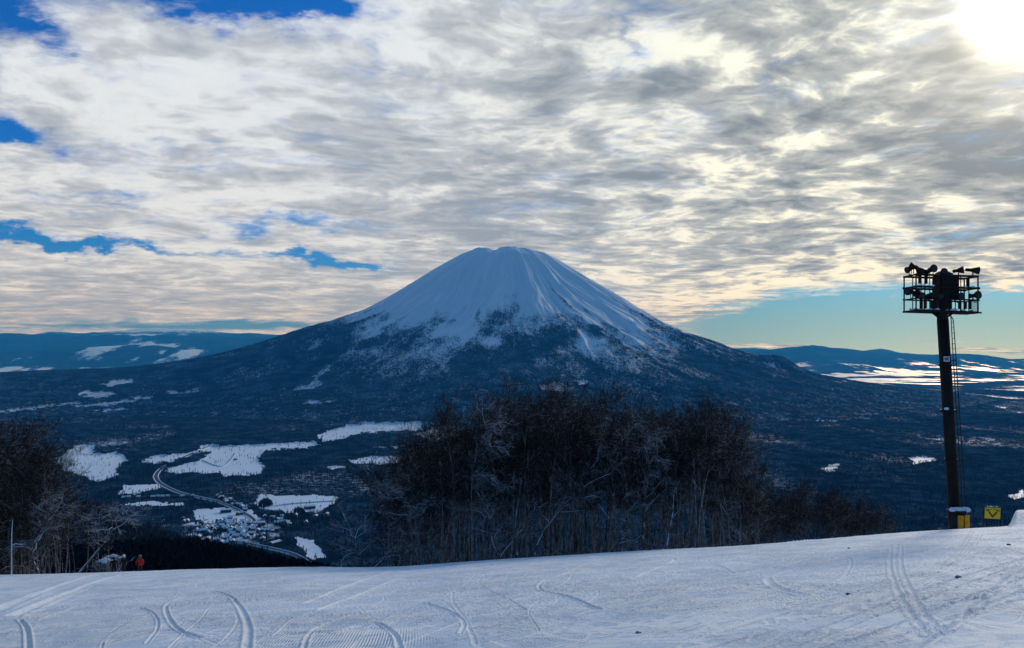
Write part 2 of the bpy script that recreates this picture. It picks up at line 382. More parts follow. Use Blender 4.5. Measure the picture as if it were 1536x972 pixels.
PALE = [    # thinly wooded or far snow patches (strength .8)
 [(148, 577), (165, 571), (205, 568), (195, 577), (160, 581)], [(116, 596), (125, 587), (170, 588), (176, 593), (150, 598)],
 [(-60, 623), (0, 617), (60, 609), (122, 603), (120, 607), (60, 614), (0, 621), (-60, 628)], [(103, 611), (150, 605), (205, 600), (209, 603), (160, 611), (110, 613)],
 [(246, 591), (262, 586), (299, 585), (296, 589), (268, 593)], [(188, 594), (228, 597), (222, 601), (204, 600)], [(120, 622), (165, 614), (205, 614), (160, 620)],
 [(448, 607), (470, 603), (505, 601), (498, 605), (460, 608)], [(1365, 689), (1382, 686), (1402, 688), (1408, 692), (1372, 696)],
 [(1234, 702), (1246, 696), (1260, 695), (1252, 706), (1238, 708)], [(1224, 631), (1229, 631), (1229, 634), (1224, 634)], [(1233, 632), (1238, 632), (1238, 635), (1233, 635)],
 [(1241, 632), (1245, 632), (1245, 635), (1241, 635)], [(1249, 633), (1254, 633), (1254, 636), (1249, 636)], [(1488, 608), (1512, 610), (1516, 614), (1500, 614)],
 [(1434, 656), (1460, 657), (1495, 661), (1490, 663), (1450, 659)], [(1515, 745), (1534, 736), (1540, 742), (1522, 750)],
 [(860, 572), (882, 570), (884, 577), (868, 577)], [(480, 700), (500, 697), (520, 700), (500, 704)], [(560, 672), (610, 668), (612, 672), (570, 676)],
 [(620, 655), (660, 640), (700, 640), (690, 655), (650, 665)], [(820, 655), (920, 650), (1000, 660), (920, 672), (840, 668)],
]
def snow_cover(x, y, z, mount, mr, th, hl):
    px = 768 + F * x / np.maximum(y, 1); py = pyof(np.maximum(y, 1), z)
    wx = px + 14 * (fbm(x / 45., y / 45., 4, 91, .6) - .5); wy = py + 7 * (fbm(x / 45., y / 45., 4, 93, .6) - .5)
    s = np.full(x.shape, .22) + .62 * (fbm(x / 380., y / 600., 4, 41) - .5)
    # faint clearings in the forest
    s = s + .10 * sst(fbm(x / 300., y / 700., 4, 43), .58, .72)
    zone = (y > 1150) & (y < 9000)
    for P in PALE:
        s = np.where(zone & inpoly(wx, wy, P), .62 + .5 * (fbm(x / 70., y / 120., 3, 97) - .5), s)
    zone = (y > 1150) & (y < 5200)
    for P in FIELDS:
        s = np.where(zone & inpoly(wx, wy, P), 1.15 + 1.3 * (fbm(x / 50., y / 90., 4, 99) - .45), s)
    # village ground
    v = np.exp(-((px - 345) / 85) ** 2 - ((py - 795) / 26) ** 2) * zone
    s = np.maximum(s, .50 * sst(v, .2, .6) * (.4 + 1.2 * fbm(x / 35., y / 35., 3, 95)))
    # the mountain: clean snow cap, streaked below, forest at the foot
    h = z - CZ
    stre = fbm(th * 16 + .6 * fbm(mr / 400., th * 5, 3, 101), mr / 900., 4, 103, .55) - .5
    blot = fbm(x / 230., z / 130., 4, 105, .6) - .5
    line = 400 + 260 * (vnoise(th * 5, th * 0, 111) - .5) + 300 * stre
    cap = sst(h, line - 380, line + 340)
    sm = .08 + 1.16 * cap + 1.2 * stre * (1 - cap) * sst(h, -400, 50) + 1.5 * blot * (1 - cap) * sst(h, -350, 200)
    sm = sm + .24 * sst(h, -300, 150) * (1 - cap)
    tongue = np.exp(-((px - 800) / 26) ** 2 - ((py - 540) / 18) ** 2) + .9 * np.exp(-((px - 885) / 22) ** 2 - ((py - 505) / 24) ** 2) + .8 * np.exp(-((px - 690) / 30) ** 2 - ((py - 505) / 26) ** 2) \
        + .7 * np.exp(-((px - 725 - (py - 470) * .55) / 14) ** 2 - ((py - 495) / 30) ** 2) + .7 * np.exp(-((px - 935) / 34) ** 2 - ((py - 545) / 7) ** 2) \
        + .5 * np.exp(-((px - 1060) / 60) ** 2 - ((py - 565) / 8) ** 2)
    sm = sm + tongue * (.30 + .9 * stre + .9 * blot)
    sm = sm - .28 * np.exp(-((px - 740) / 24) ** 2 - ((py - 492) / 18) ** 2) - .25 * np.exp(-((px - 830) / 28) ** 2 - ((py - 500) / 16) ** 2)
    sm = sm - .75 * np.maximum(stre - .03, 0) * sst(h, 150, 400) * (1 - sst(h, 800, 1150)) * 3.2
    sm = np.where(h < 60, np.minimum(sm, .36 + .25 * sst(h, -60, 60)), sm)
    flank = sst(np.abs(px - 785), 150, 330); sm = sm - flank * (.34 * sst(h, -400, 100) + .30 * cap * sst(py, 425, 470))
    sm = np.where((s > .5) & (h < 0), s, sm)
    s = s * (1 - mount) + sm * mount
    # distant plain and hills
    stripe = fbm(x / 900. + 3, y / 1500., 4, 121, .6) ; cell = fbm(x / 330., y / 700., 3, 123, .6)
    far = .08 + .1 * (cell - .5)
    patch = np.exp(-((px - 1290) / 130) ** 2 - ((py - 562) / 17) ** 2) + .75 * np.exp(-((px - 1450) / 210) ** 2 - ((py - 584) / 26) ** 2) + .55 * np.exp(-((px - 1540) / 150) ** 2 - ((py - 600) / 22) ** 2) \
        + .95 * np.exp(-((px - 60) / 190) ** 2 - ((py - 557) / 7) ** 2) + 1.0 * np.exp(-((px - 225) / 75) ** 2 - ((py - 530) / 18) ** 2) + .35 * np.exp(-((px - 1440) / 120) ** 2 - ((py - 553) / 16) ** 2)
    far = far + np.minimum(patch, 1.1) * (.15 + 2.6 * (stripe - .42) + 1.5 * (cell - .5))
    far = far + .62 * sst(py, 506, 493) * (px < 560)                       # snowy range on the left
    far = far + .25 * sst(fbm(x / 1500., y / 2500., 4, 127), .58, .7)
    fz = np.maximum(sst(y, 9500, 11500), sst(y, 6300, 7300) * (px > 1215) * (1 - mount))
    s = s * (1 - fz) + far * fz
    near = (y < 1150) & (y > -3000)
    s = np.where(near, np.where(y < 240, 1.2, .35), s)
    return s

def build_land():
    az = np.concatenate([np.linspace(-180, -44, 70)[:-1], np.linspace(-44, -36.4, 30)[:-1], np.linspace(-36.4, 36.4, 1330)[:-1], np.linspace(36.4, 44, 30)[:-1], np.linspace(44, 180, 71)])
    rad = np.concatenate([np.geomspace(3, 100, 40)[:-1], np.geomspace(100, 1150, 110)[:-1], np.linspace(1150, 5600, 330)[:-1], np.linspace(5600, 9700, 330)[:-1],
                          np.geomspace(9700, 33500, 210)])
    A, RR_ = np.meshgrid(np.radians(az), rad)                   # rows by distance
    x = RR_ * np.sin(A); y = RR_ * np.cos(A)
    z, mount, mr, th, hl = land_z(x, y)
    s = snow_cover(x, y, z, mount, mr, th, hl)
    # tree canopy stands up out of the ground where the snow does not show
    can = (1 - sst(s, .3, .6)) * sst(y, 2600, 3400) * (1 - sst(y, 8000, 12000))
    z = z + can * (4 + 12 * fbm(x / 22., y / 22., 2, 131))
    nr, nc = x.shape
    verts = np.stack([x, y, z], -1).reshape(-1, 3)
    centre = np.array([[0, 0, gz(0, .01)]]); 
    idx = np.arange(nr * nc).reshape(nr, nc)
    quads = np.stack([idx[:-1, :-1], idx[1:, :-1], idx[1:, 1:], idx[:-1, 1:]], -1)[:, :, ::-1].reshape(-1, 4)
    q_m = (mount[:-1, :-1] > .5).reshape(-1) & (y[:-1, :-1] > 0).reshape(-1)
    q_h = ((RR_[:-1, :-1] > 12500)).reshape(-1)
    q_m &= ~q_h
    s1 = s.reshape(-1)
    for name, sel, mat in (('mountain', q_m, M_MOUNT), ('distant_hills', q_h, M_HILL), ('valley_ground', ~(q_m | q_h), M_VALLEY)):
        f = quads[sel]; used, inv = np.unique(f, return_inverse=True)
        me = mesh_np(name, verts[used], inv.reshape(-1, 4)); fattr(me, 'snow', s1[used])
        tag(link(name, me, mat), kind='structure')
build_land()

# ------------------------------------------------------------------ air
def build_haze():
    W, y0, y1, z0, z1 = 34500, -34500, 34500, -640, 1900
    v = np.array([[a, b, c] for a in (-W, W) for b in (y0, y1) for c in (z0, z1)], float)
    f = np.array([[0, 1, 3, 2], [4, 6, 7, 5], [0, 4, 5, 1], [2, 3, 7, 6], [0, 2, 6, 4], [1, 5, 7, 3]])
    m_ = bpy.data.materials.new('haze_air'); m_.use_nodes = True; t = NT(m_.node_tree); t.n.clear()
    out = t.node('ShaderNodeOutputMaterial'); pv = t.node('ShaderNodeVolumePrincipled')
    pv.inputs['Color'].default_value = (.04, .40, .96, 1); pv.inputs['Absorption Color'].default_value = (1, 1, 1, 1)
    pv.inputs['Density'].default_value = 3.4e-5; pv.inputs['Anisotropy'].default_value = .1
    t.l.new(pv.outputs[0], out.inputs['Volume'])
    o = link('haze', mesh_np('haze', v, f, False), m_); tag(o, kind='stuff')
    m_.volume_intersection_method if hasattr(m_, 'volume_intersection_method') else None
build_haze()

# ------------------------------------------------------------------ the piste
def unproj(px, py):
    """where a sight line through a photo point meets the piste"""
    t = (px - 768) / F; ys = np.geomspace(4, 62, 900); z = slope_z(t * ys, ys); rows = pyof(ys, z)
    i = np.argmax(rows <= py) if (rows <= py).any() else len(ys) - 1
    return np.array([t * ys[i], ys[i]])
def smooth_poly(pts, n=9):
    P = [np.array(p, float) for p in pts]; P = [2 * P[0] - P[1]] + P + [2 * P[-1] - P[-2]]; out = []
    for i in range(1, len(P) - 2):
        for k in range(n):
            t = k / n; a, b, c, d = P[i - 1:i + 3]
            out.append(.5 * (2 * b + (c - a) * t + (2 * a - 5 * b + 4 * c - d) * t * t + (3 * b - a - 3 * c + d) * t ** 3))
    return np.array(out + [P[-2]])
TRACKS = [  # photo points, width m, depth m
 ([(955, 866), (1010, 838), (900, 842), (845, 862), (815, 872), (810, 884), (845, 893), (900, 915)], .14, .06),
 ([(1337, 818), (1335, 850), (1345, 885), (1365, 920), (1392, 955)], .13, .05), ([(1352, 818), (1352, 850), (1365, 885), (1390, 925), (1420, 948)], .13, .05),
 ([(1460, 795), (1446, 820), (1425, 842), (1395, 856)], .12, .05), ([(1475, 796), (1462, 818), (1440, 840)], .12, .04),
 ([(1150, 868), (1200, 850), (1245, 838), (1275, 838), (1270, 860), (1240, 880), (1208, 892)], .12, .05), ([(1150, 868), (1158, 878), (1180, 886), (1208, 893)], .3, .05),
 ([(320, 887), (345, 895), (362, 915), (372, 940), (370, 975)], .20, .05), ([(320, 887), (290, 892), (270, 898), (250, 908), (252, 925), (268, 945), (300, 958)], .16, .05),
 ([(60, 930), (110, 912), (150, 902), (200, 895)], .16, .06), ([(30, 930), (40, 945), (43, 975)], .12, .06), ([(215, 912), (232, 922), (237, 940), (220, 965)], .08, .04),
 ([(455, 975), (462, 955), (480, 940), (520, 925), (560, 915)], .10, .05), ([(410, 955), (440, 930), (470, 918)], .07, .04),
 ([(460, 905), (520, 880), (570, 862), (620, 850)], .3, .05), ([(480, 915), (540, 892), (600, 868), (660, 852)], .22, .05), ([(440, 912), (500, 905), (560, 900), (640, 905)], .2, .04),
 ([(0, 915), (60, 890), (110, 872), (150, 860)], .6, .06), ([(20, 925), (90, 895), (140, 875), (185, 862)], .5, .08), ([(0, 880), (60, 868), (120, 858)], .3, .06),
 ([(1040, 845), (1075, 848), (1100, 860)], .2, .05), ([(980, 852), (1030, 842), (1065, 842)], .2, .04), ([(1060, 975), (1200, 935), (1290, 895), (1400, 855), (1536, 815)], .10, .045),
 ([(1150, 975), (1280, 925), (1400, 880), (1545, 835)], .10, .05), ([(1190, 975), (1330, 920), (1440, 880), (1550, 840)], .08, .04), ([(1240, 975), (1380, 925), (1550, 862)], .12, .05),
 ([(1080, 950), (1200, 915), (1280, 890), (1370, 860)], .07, .04), ([(1300, 975), (1440, 925), (1560, 880)], .25, .05), ([(1000, 975), (1120, 930), (1210, 905)], .07, .035),
 ([(1380, 975), (1450, 925), (1510, 870), (1545, 850)], .16, .05), ([(1420, 850), (1480, 825), (1550, 800)], .10, .05), ([(1400, 830), (1470, 812), (1540, 792)], .10, .05),
 ([(700, 880), (790, 876), (880, 888), (980, 872)], .12, .03), ([(740, 912), (820, 885), (870, 868), (940, 850)], .10, .04), ([(580, 880), (640, 868), (700, 872), (768, 868)], .2, .04),
 ([(1000, 890), (1100, 865), (1200, 840), (1300, 822)], .12, .04), ([(1055, 895), (1150, 870), (1250, 845), (1330, 825)], .10, .04), ([(500, 950), (560, 935), (590, 950), (600, 975)], .12, .05),
 ([(640, 905), (680, 920), (696, 935), (690, 950)], .10, .04), ([(250, 975), (300, 930), (330, 905), (420, 885)], .06, .03), ([(150, 975), (170, 950), (250, 910)], .06, .03),
]
def build_piste():
    az = np.linspace(-40, 40, 1500)
    inv = np.linspace(1 / 6.0, 1 / 64.0, 640)
    dep = np.concatenate([[2.2, 3.2, 4.2, 5.2], 1 / inv, np.linspace(64.5, 105, 40)])
    A, Dp = np.meshgrid(np.tan(np.radians(az)), dep)
    x = A * Dp; y = Dp.copy()
    z = slope_z(x, y)
    rng = np.random.default_rng(5); groove = np.zeros_like(z); fresh = np.zeros_like(z)
    polys = []
    for pts, w, dp in TRACKS:
        P = smooth_poly([unproj(*p) for p in pts], 8); polys.append((P, w, dp))
    for k in range(330):                                        # many fainter carved turns
        px0 = rng.uniform(-150, 1650); rowb = float(brow(np.array(px0))); py0 = rowb + 8 + rng.uniform(0, 1) ** 1.4 * 130
        p0 = unproj(px0, py0); a = rng.normal(1.05, .16) if px0 > 850 else rng.normal(.5, .5); L = rng.uniform(7, 26); cur = rng.normal(0, .045)
        pts = []
        for i in range(7):
            pts.append(p0.copy()); cur = cur * .8 + rng.normal(0, .02); p0 = p0 + np.array([math.sin(a), math.cos(a)]) * L / 6; a += cur * L / 6
        polys.append((smooth_poly(pts, 4), rng.uniform(.04, .11), rng.uniform(.012, .032)))
    flat = np.stack([x, y], -1)
    for P, w, dp in polys:
        lo = P.min(0) - 3.2 * w - .1; hi = P.max(0) + 3.2 * w + .1
        rows = np.where((dep >= lo[1]) & (dep <= hi[1]))[0]
        if len(rows) == 0: continue
        r0, r1 = rows[0], rows[-1] + 1
        sub = flat[r0:r1]; sel = (sub[..., 0] > lo[0]) & (sub[..., 0] < hi[0])
        q = sub[sel]
        if len(q) == 0: continue
        best = np.full(len(q), 1e9)
        for a, b in zip(P[:-1], P[1:]):
            ab = b - a; L2 = ab @ ab + 1e-9; t = np.clip(((q - a) @ ab) / L2, 0, 1)
            dd = q - a - t[:, None] * ab; best = np.minimum(best, np.hypot(dd[:, 0], dd[:, 1]))
        u_ = best / (w * .40 if w > .15 else w * .5)
        g = .62 * (-dp * np.exp(-(u_ * 1.3) ** 2) + dp * .75 * np.exp(-((u_ - 1.15) / .38) ** 2))
        gg = groove[r0:r1]; gg[sel] += g
        ff = fresh[r0:r1]; ff[sel] = np.maximum(ff[sel], np.exp(-(u_ * .9) ** 2))
    groove = np.clip(groove, -.05, .045)
    rough = (fbm(x * 1.3, y * 1.3, 4, 201) - .5) * .05 + (fbm(x * 6, y * 6, 3, 203) - .5) * .018
    ch = sst(fbm(x * .5, y * .3, 5, 207, .65), .38, .66)            # churned snow against smooth groomed panels
    z = z + groove + rough * (.3 + ch)
    # groomed corduroy panels
    px = 768 + F * A; py = pyof(y, z)
    def el(cx, cy, sx, sy): return np.exp(-(((px - cx) / sx) ** 2 + ((py - cy) / sy) ** 2) ** 1.5)
    cord = el(180, 935, 75, 34) + el(90, 955, 60, 25) + .8 * el(450, 965, 120, 18) + .8 * el(570, 958, 70, 14) + .6 * el(1130, 890, 90, 22) + .55 * el(1230, 905, 60, 20) + .45 * el(1500, 950, 60, 40) + .4 * el(280, 905, 40, 20) + .3 * el(860, 960, 100, 20)
    cord = np.clip(cord, 0, 1) * (1 - .8 * fresh)
    nr, nc = x.shape; idx = np.arange(nr * nc).reshape(nr, nc)
    quads = np.stack([idx[:-1, :-1], idx[1:, :-1], idx[1:, 1:], idx[:-1, 1:]], -1)[:, :, ::-1].reshape(-1, 4)
    me = mesh_np('ski_slope', np.stack([x, y, z], -1).reshape(-1, 3), quads)
    fattr(me, 'cord', cord.reshape(-1)); fattr(me, 'churn', (ch * (1 - np.clip(cord, 0, 1))).reshape(-1)); fattr(me, 'fresh', fresh.reshape(-1))
    m_, t, p = newmat('piste_snow')
    co = t.node('ShaderNodeTexCoord').outputs['Object']
    cx, cy, cz_ = t.sep(co)
    wv = t.noise(co, .35, 2, .5)
    # ridges every 4.5 cm running away down the hill, gently bending
    ph = t.m('ADD', t.m('MULTIPLY', t.m('SUBTRACT', cx, t.m('MULTIPLY', cy, -.12)), 2 * math.pi / .052), t.m('MULTIPLY', wv, 9))
    ridge_ = t.m('MULTIPLY', t.m('SINE', ph), attr(t, 'cord'))
    g1 = t.noise(co, 14, 5, .7); g2 = t.noise(t.v('MULTIPLY', co, (1, .45, 1)), 3.2, 5, .65); g3 = t.noise(co, 60, 3, .7)
    churn = attr(t, 'churn')
    g4 = t.noise(co, 28, 3, .6)
    g1 = t.m('ADD', g1, t.m('MULTIPLY', g4, .5))
    hgt = t.m('ADD', t.m('MULTIPLY', ridge_, .010), t.m('MULTIPLY', t.m('ADD', t.m('MULTIPLY', g1, .045), t.m('ADD', t.m('MULTIPLY', g2, .06), t.m('MULTIPLY', g3, .004))), t.m('ADD', .45, t.m('MULTIPLY', churn, .55))))
    # hair-thin ski cuts: level lines of slow noise, two crossing families
    cuts = None
    for ang, sc2, wd, sd in ((48, .42, .012, 3.), (62, .60, .012, 9.), (-20, .38, .010, 15.), (30, .9, .014, 22.)):
        vr = t.node('ShaderNodeVectorRotate', rotation_type='Z_AXIS'); t.put(vr.inputs['Vector'], co); vr.inputs['Angle'].default_value = R(ang)
        ln = t.noise(t.v('ADD', t.v('MULTIPLY', vr.outputs[0], (1, .22, 1)), (sd, 0, 0)), sc2, 1.0, .4)
        for lv in (.42, .50, .57):
            k = t.m('SUBTRACT', 1.0, t.sstep(t.m('ABSOLUTE', t.m('SUBTRACT', ln, lv)), wd * .4, wd * 1.4))
            cuts = k if cuts is None else t.m('MAXIMUM', cuts, k)
    cuts = t.m('MULTIPLY', cuts, t.sstep(t.noise(co, .5, 3, .6), .36, .54))
    hgt = t.m('ADD', hgt, t.m('MULTIPLY', cuts, .012))
    b = t.node('ShaderNodeBump'); b.inputs['Strength'].default_value = 1.0; b.inputs['Distance'].default_value = 1.0
    t.l.new(hgt, b.inputs['Height']); t.l.new(b.outputs[0], p.inputs['Normal'])
    # fresh edges whiter than old, icy, slightly grey snow
    old = t.mix(t.sstep(t.m('ADD', g2, t.m('MULTIPLY', wv, .5)), .45, .95), (.54, .66, .81), (.68, .79, .91))
    t.put(p.inputs['Base Color'], t.mix(t.m('MAXIMUM', t.m('MULTIPLY', attr(t, 'fresh'), .8), t.m('MULTIPLY', cuts, .9)), old, (.93, .95, .97)))
    t.put(p.inputs['Roughness'], .62); p.inputs['Specular IOR Level'].default_value = .25
    tag(link('ski_slope', me, m_), kind='structure')
build_piste()
# ------------------------------------------------------------------ valley roads
def ground_at(px, py, lo=1150, hi=6000):
    ys = np.linspace(lo, hi, 2400); xs = (px - 768) / F * ys; z = land_z(xs, ys)[0]; rows = pyof(ys, z)
    i = np.argmax(rows <= py); return np.array([xs[i], ys[i]])
ROAD_PX = [
 ([(318, 668), (296, 677), (280, 684), (258, 695), (243, 703), (235, 711), (234, 717), (240, 725), (256, 734), (275, 741), (296, 746), (325, 752)], 5.5),
 ([(325, 752), (345, 760), (364, 769), (377, 777), (381, 783), (372, 789), (350, 797), (338, 803), (337, 809), (348, 813)], 4.0),
 ([(348, 813), (372, 816), (400, 822), (430, 829), (448, 836), (462, 845)], 4.5),
 ([(474, 666), (482, 657), (488, 645), (492, 640)], 3.5), ([(300, 690), (330, 700), (345, 690), (352, 680)], 2.2), ([(392, 764), (430, 757), (500, 752)], 2.2)]
ROADS = []
def build_roads():
    rm = simple('ploughed_road', (.026, .036, .06), .8, 0, .25, .05); bm_ = simple('road_snow_bank', (.62, .72, .84), .7, 0, .1, .1)
    for pts, hw in ROAD_PX:
        P = smooth_poly([ground_at(*p) for p in pts], 6); ROADS.append(P)
        T = np.gradient(P, axis=0); T /= np.linalg.norm(T, axis=1, keepdims=True) + 1e-9; N = np.stack([-T[:, 1], T[:, 0]], -1)
        offs = [-hw * 1.9, -hw * 1.35, -hw, hw, hw * 1.35, hw * 1.9]; up = [-2.5, 1.5, .6, .6, 1.5, -2.5]
        zc = np.max([land_z(*(P + N * o).T)[0] for o in (-hw, 0, hw)], axis=0)
        V = np.stack([np.concatenate([P + N * o, (zc + h + .9)[:, None]], 1) for o, h in zip(offs, up)], 1)
        n = len(P); idx = np.arange(n * 6).reshape(n, 6)
        f = np.stack([idx[:-1, :-1], idx[1:, :-1], idx[1:, 1:], idx[:-1, 1:]], -1).reshape(-1, 4)
        me = mesh_np('road', V.reshape(-1, 3), f[:, ::-1], False)
        o = link('road', me, [rm, bm_]); tag(o, kind='structure')
        me.polygons.foreach_set('material_index', np.tile([1, 1, 0, 1, 1], n - 1).astype(np.int32))
build_roads()
# ------------------------------------------------------------------ tubes and trees
def tubes(P, Rad, sides):
    """P (M,K,3) paths, Rad (M,K): one open tube per path"""
    M, K, _ = P.shape
    T = np.gradient(P, axis=1); T /= np.linalg.norm(T, axis=2, keepdims=True) + 1e-9
    ref = np.where(np.abs(T[..., 2:3]) > .9, np.array([1., 0, 0]), np.array([0, 0, 1.]))
    U = np.cross(T, ref); U /= np.linalg.norm(U, axis=2, keepdims=True) + 1e-9; V = np.cross(T, U)
    a = np.arange(sides) * 2 * np.pi / sides
    ring = P[:, :, None] + Rad[:, :, None, None] * (np.cos(a)[:, None] * U[:, :, None] + np.sin(a)[:, None] * V[:, :, None])
    v = ring.reshape(-1, 3); idx = np.arange(M * K * sides).reshape(M, K, sides); nx = np.roll(idx, -1, 2)
    f = np.stack([idx[:, :-1], nx[:, :-1], nx[:, 1:], idx[:, 1:]], -1).reshape(-1, 4)
    return v, f
def merge(parts):
    V, Fc, o = [], [], 0
    for v, f in parts: V.append(v); Fc.append(f + o); o += len(v)
    return np.concatenate(V), np.concatenate(Fc)
def grow(P, Rad, n, t0, t1, length, ang, K, wob, up, rng, rfac=.55, tip=.25):
    """n children on each parent path"""
    M, Kp, _ = P.shape; N = M * n
    par = np.repeat(np.arange(M), n); t = rng.uniform(t0, t1, N) * (Kp - 1); i = np.minimum(t.astype(int), Kp - 2); fr = (t - i)[:, None]
    base = P[par, i] * (1 - fr) + P[par, i + 1] * fr
    d = P[par, i + 1] - P[par, i]; d /= np.linalg.norm(d, axis=1, keepdims=True) + 1e-9
    rb = (Rad[par, i] * (1 - fr[:, 0]) + Rad[par, i + 1] * fr[:, 0]) * rfac
    rnd = rng.normal(size=(N, 3)); rnd -= (rnd * d).sum(1, keepdims=True) * d; rnd /= np.linalg.norm(rnd, axis=1, keepdims=True)
    a = np.radians(rng.uniform(ang[0], ang[1], N))[:, None]
    dr = d * np.cos(a) + rnd * np.sin(a)
    L = length * rng.uniform(.55, 1.15, N) * (1 - .45 * (t / (Kp - 1) - t0))
    out = np.zeros((N, K, 3)); out[:, 0] = base; cur = base.copy()
    for k in range(1, K):
        dr = dr + rng.normal(size=(N, 3)) * wob + np.array([0, 0, up]); dr /= np.linalg.norm(dr, axis=1, keepdims=True)
        cur = cur + dr * (L / (K - 1))[:, None]; out[:, k] = cur
    rad = rb[:, None] * np.linspace(1, tip, K)[None]
    return out, rad

def bark_mat(name, a, b, snow):
    m_, t, p = newmat(name); co = t.node('ShaderNodeTexCoord').outputs['Object']
    n = t.noise(t.v('MULTIPLY', co, (1, 1, .35)), 5, 4, .65); n2 = t.noise(co, 1.6, 4, .7)
    base = t.mix(t.sstep(n, .35, .65), a, b)
    nz = t.sep(t.node('ShaderNodeNewGeometry').outputs['Normal'])[2]
    f = t.sstep(t.m('ADD', t.m('MULTIPLY', nz, .55), n2), 1.02 - snow, 1.10 - snow)
    t.put(p.inputs['Base Color'], t.mix(f, base, (.62, .72, .84))); p.inputs['Roughness'].default_value = .9; p.inputs['Specular IOR Level'].default_value = .08
    return m_
M_TRUNK = bark_mat('birch_bark', (.02, .02, .021), (.17, .165, .17), .22)
M_STEM = bark_mat('pale_birch_stem', (.04, .04, .042), (.30, .295, .30), .28)
M_SNOWY = bark_mat('snow_plastered_bark', (.04, .04, .042), (.13, .125, .13), .38)
M_TWIG = bark_mat('dark_twigs', (.009, .006, .0045), (.030, .022, .018), .06)
M_TWIGS = bark_mat('frosted_twigs', (.012, .011, .012), (.05, .047, .05), .24)

def tree_variant(seed, H=16.0, stems=2, lean=.12, crown0=.35, gnarl=.10, limb=.36, dens=1.0, thick=1.0):
    rng = np.random.default_rng(seed); K = 10
    P = np.zeros((stems, K, 3))
    for s_ in range(stems):
        ang = rng.uniform(0, 6.28); ln = rng.uniform(.02, lean); d = np.array([math.cos(ang) * ln, math.sin(ang) * ln, 1.0]); cur = np.array([math.cos(ang) * .12 * (stems > 1), math.sin(ang) * .12 * (stems > 1), -.5]); P[s_, 0] = cur
        hs = H * rng.uniform(.82, 1.0)
        for k in range(1, K):
            d = d + rng.normal(size=3) * gnarl * np.array([1, 1, .3]); d[:2] *= .93; d = d / np.linalg.norm(d); cur = cur + d * (hs + .5) / (K - 1); P[s_, k] = cur
    Rd = np.linspace(1, .22, K)[None] * rng.uniform(.075, .12, stems)[:, None] * thick * (H / 14)
    Rd[:, 0] *= 1.35
    l1, r1 = grow(P, Rd, int(9 * dens), crown0, .97, H * limb, (18, 55), 7, gnarl * 1.7, .07, rng, .62)
    l2, r2 = grow(l1, r1, 6, .2, 1.0, H * .15, (20, 60), 5, gnarl * 1.8, .05, rng, .6)
    l3, r3 = grow(l2, r2, 6, .15, 1.0, H * .075, (20, 60), 4, .16, .03, rng, .62)
    l4, r4 = grow(l3, r3, 4, .1, 1.0, H * .04, (20, 55), 3, .16, .02, rng, .7)
    low, lr = grow(P, Rd, 3, .12, crown0 + .1, H * .10, (40, 80), 4, .15, 0, rng, .25)
    r2 = np.maximum(r2, .011); r3 = np.maximum(r3, .008); r4 = np.maximum(r4, .0065)
    tv, tf = merge([tubes(P, Rd, 7), tubes(l1, np.maximum(r1, .014), 5), tubes(low, np.maximum(lr, .01), 3)])
    cv, cf = merge([tubes(l2, r2, 4), tubes(l3, r3, 3), tubes(l4, r4, 3)])
    top = float(np.percentile(cv[:, 2], 99.7))
    return mesh_np('trunk_mesh', tv, tf), mesh_np('crown_mesh', cv, cf), top
VAR = []
for i in range(7): VAR.append(tree_variant(100 + i, 16, 1 + i % 3, .08 + .01 * i, .56 if i % 2 else .64, .05 + .01 * i, .25 + .02 * (i % 3), 1.0, 1.15))
VARW = [tree_variant(200 + i, 13, 2, .3, .22, .13, .46) for i in range(4)]           # spreading, at the wood's edge
VARS = [tree_variant(300 + i, 11, 1, .10, .60 + .05 * (i % 3), .05, .17, .55, .95) for i in range(6)]   # slim young ones
VARG = [tree_variant(400 + i, 12, 1 + i % 2, .25, .34, .22, .42, 1.0, 1.6) for i in range(5)]  # gnarled old birches
for grp in (VAR, VARW, VARS): 
    for a_, b_, _ in grp: a_.materials.append(M_TRUNK); b_.materials.append(M_TWIG)
for a_, b_, _ in VARS: a_.materials.clear(); a_.materials.append(M_STEM)
for a_, b_, _ in VARG: a_.materials.append(M_SNOWY); b_.materials.append(M_TWIGS)

def plant(var, px, dep, top_py, label, group=None, cat='tree', rz=None, name='birch_tree', lean=(0, 0), wide=1.0):
    x = (px - 768) / F * dep; g = gz(x, dep) - .1
    ztop = CZ + (HY - top_py) / F * dep; s_ = max((ztop - g) / var[2], .15)
    o = empty(name, (x, dep, g), random.uniform(0, 6.28) if rz is None else rz, label, cat, group)
    o.rotation_euler[0] = lean[0]; o.rotation_euler[1] = lean[1]
    w = min(s_, 1.25) * wide; o.scale = (w, w, s_)
    link('trunk', var[0], None, o); link('crown', var[1], None, o)
    return o
ORD = 'first second third fourth fifth sixth seventh eighth ninth tenth eleventh twelfth thirteenth fourteenth fifteenth sixteenth seventeenth eighteenth nineteenth twentieth'.split(); ORD += ['twenty-' + o for o in ORD[:9]] + ['thirtieth'] + ['thirty-' + o for o in ORD[:9]]
G1 = 'bare birches crowded together in the central thicket'
L1 = 'bare dark-twigged birch packed among its like in the wide central thicket'
CEN_X = [500, 520, 560, 600, 640, 660, 680, 720, 760, 800, 850, 900, 950, 1000, 1040, 1070, 1100, 1125, 1145]
CEN_Y = [775, 745, 722, 700, 655, 625, 602, 592, 583, 582, 584, 588, 590, 594, 599, 610, 634, 662, 712]
rt = random.Random(42)
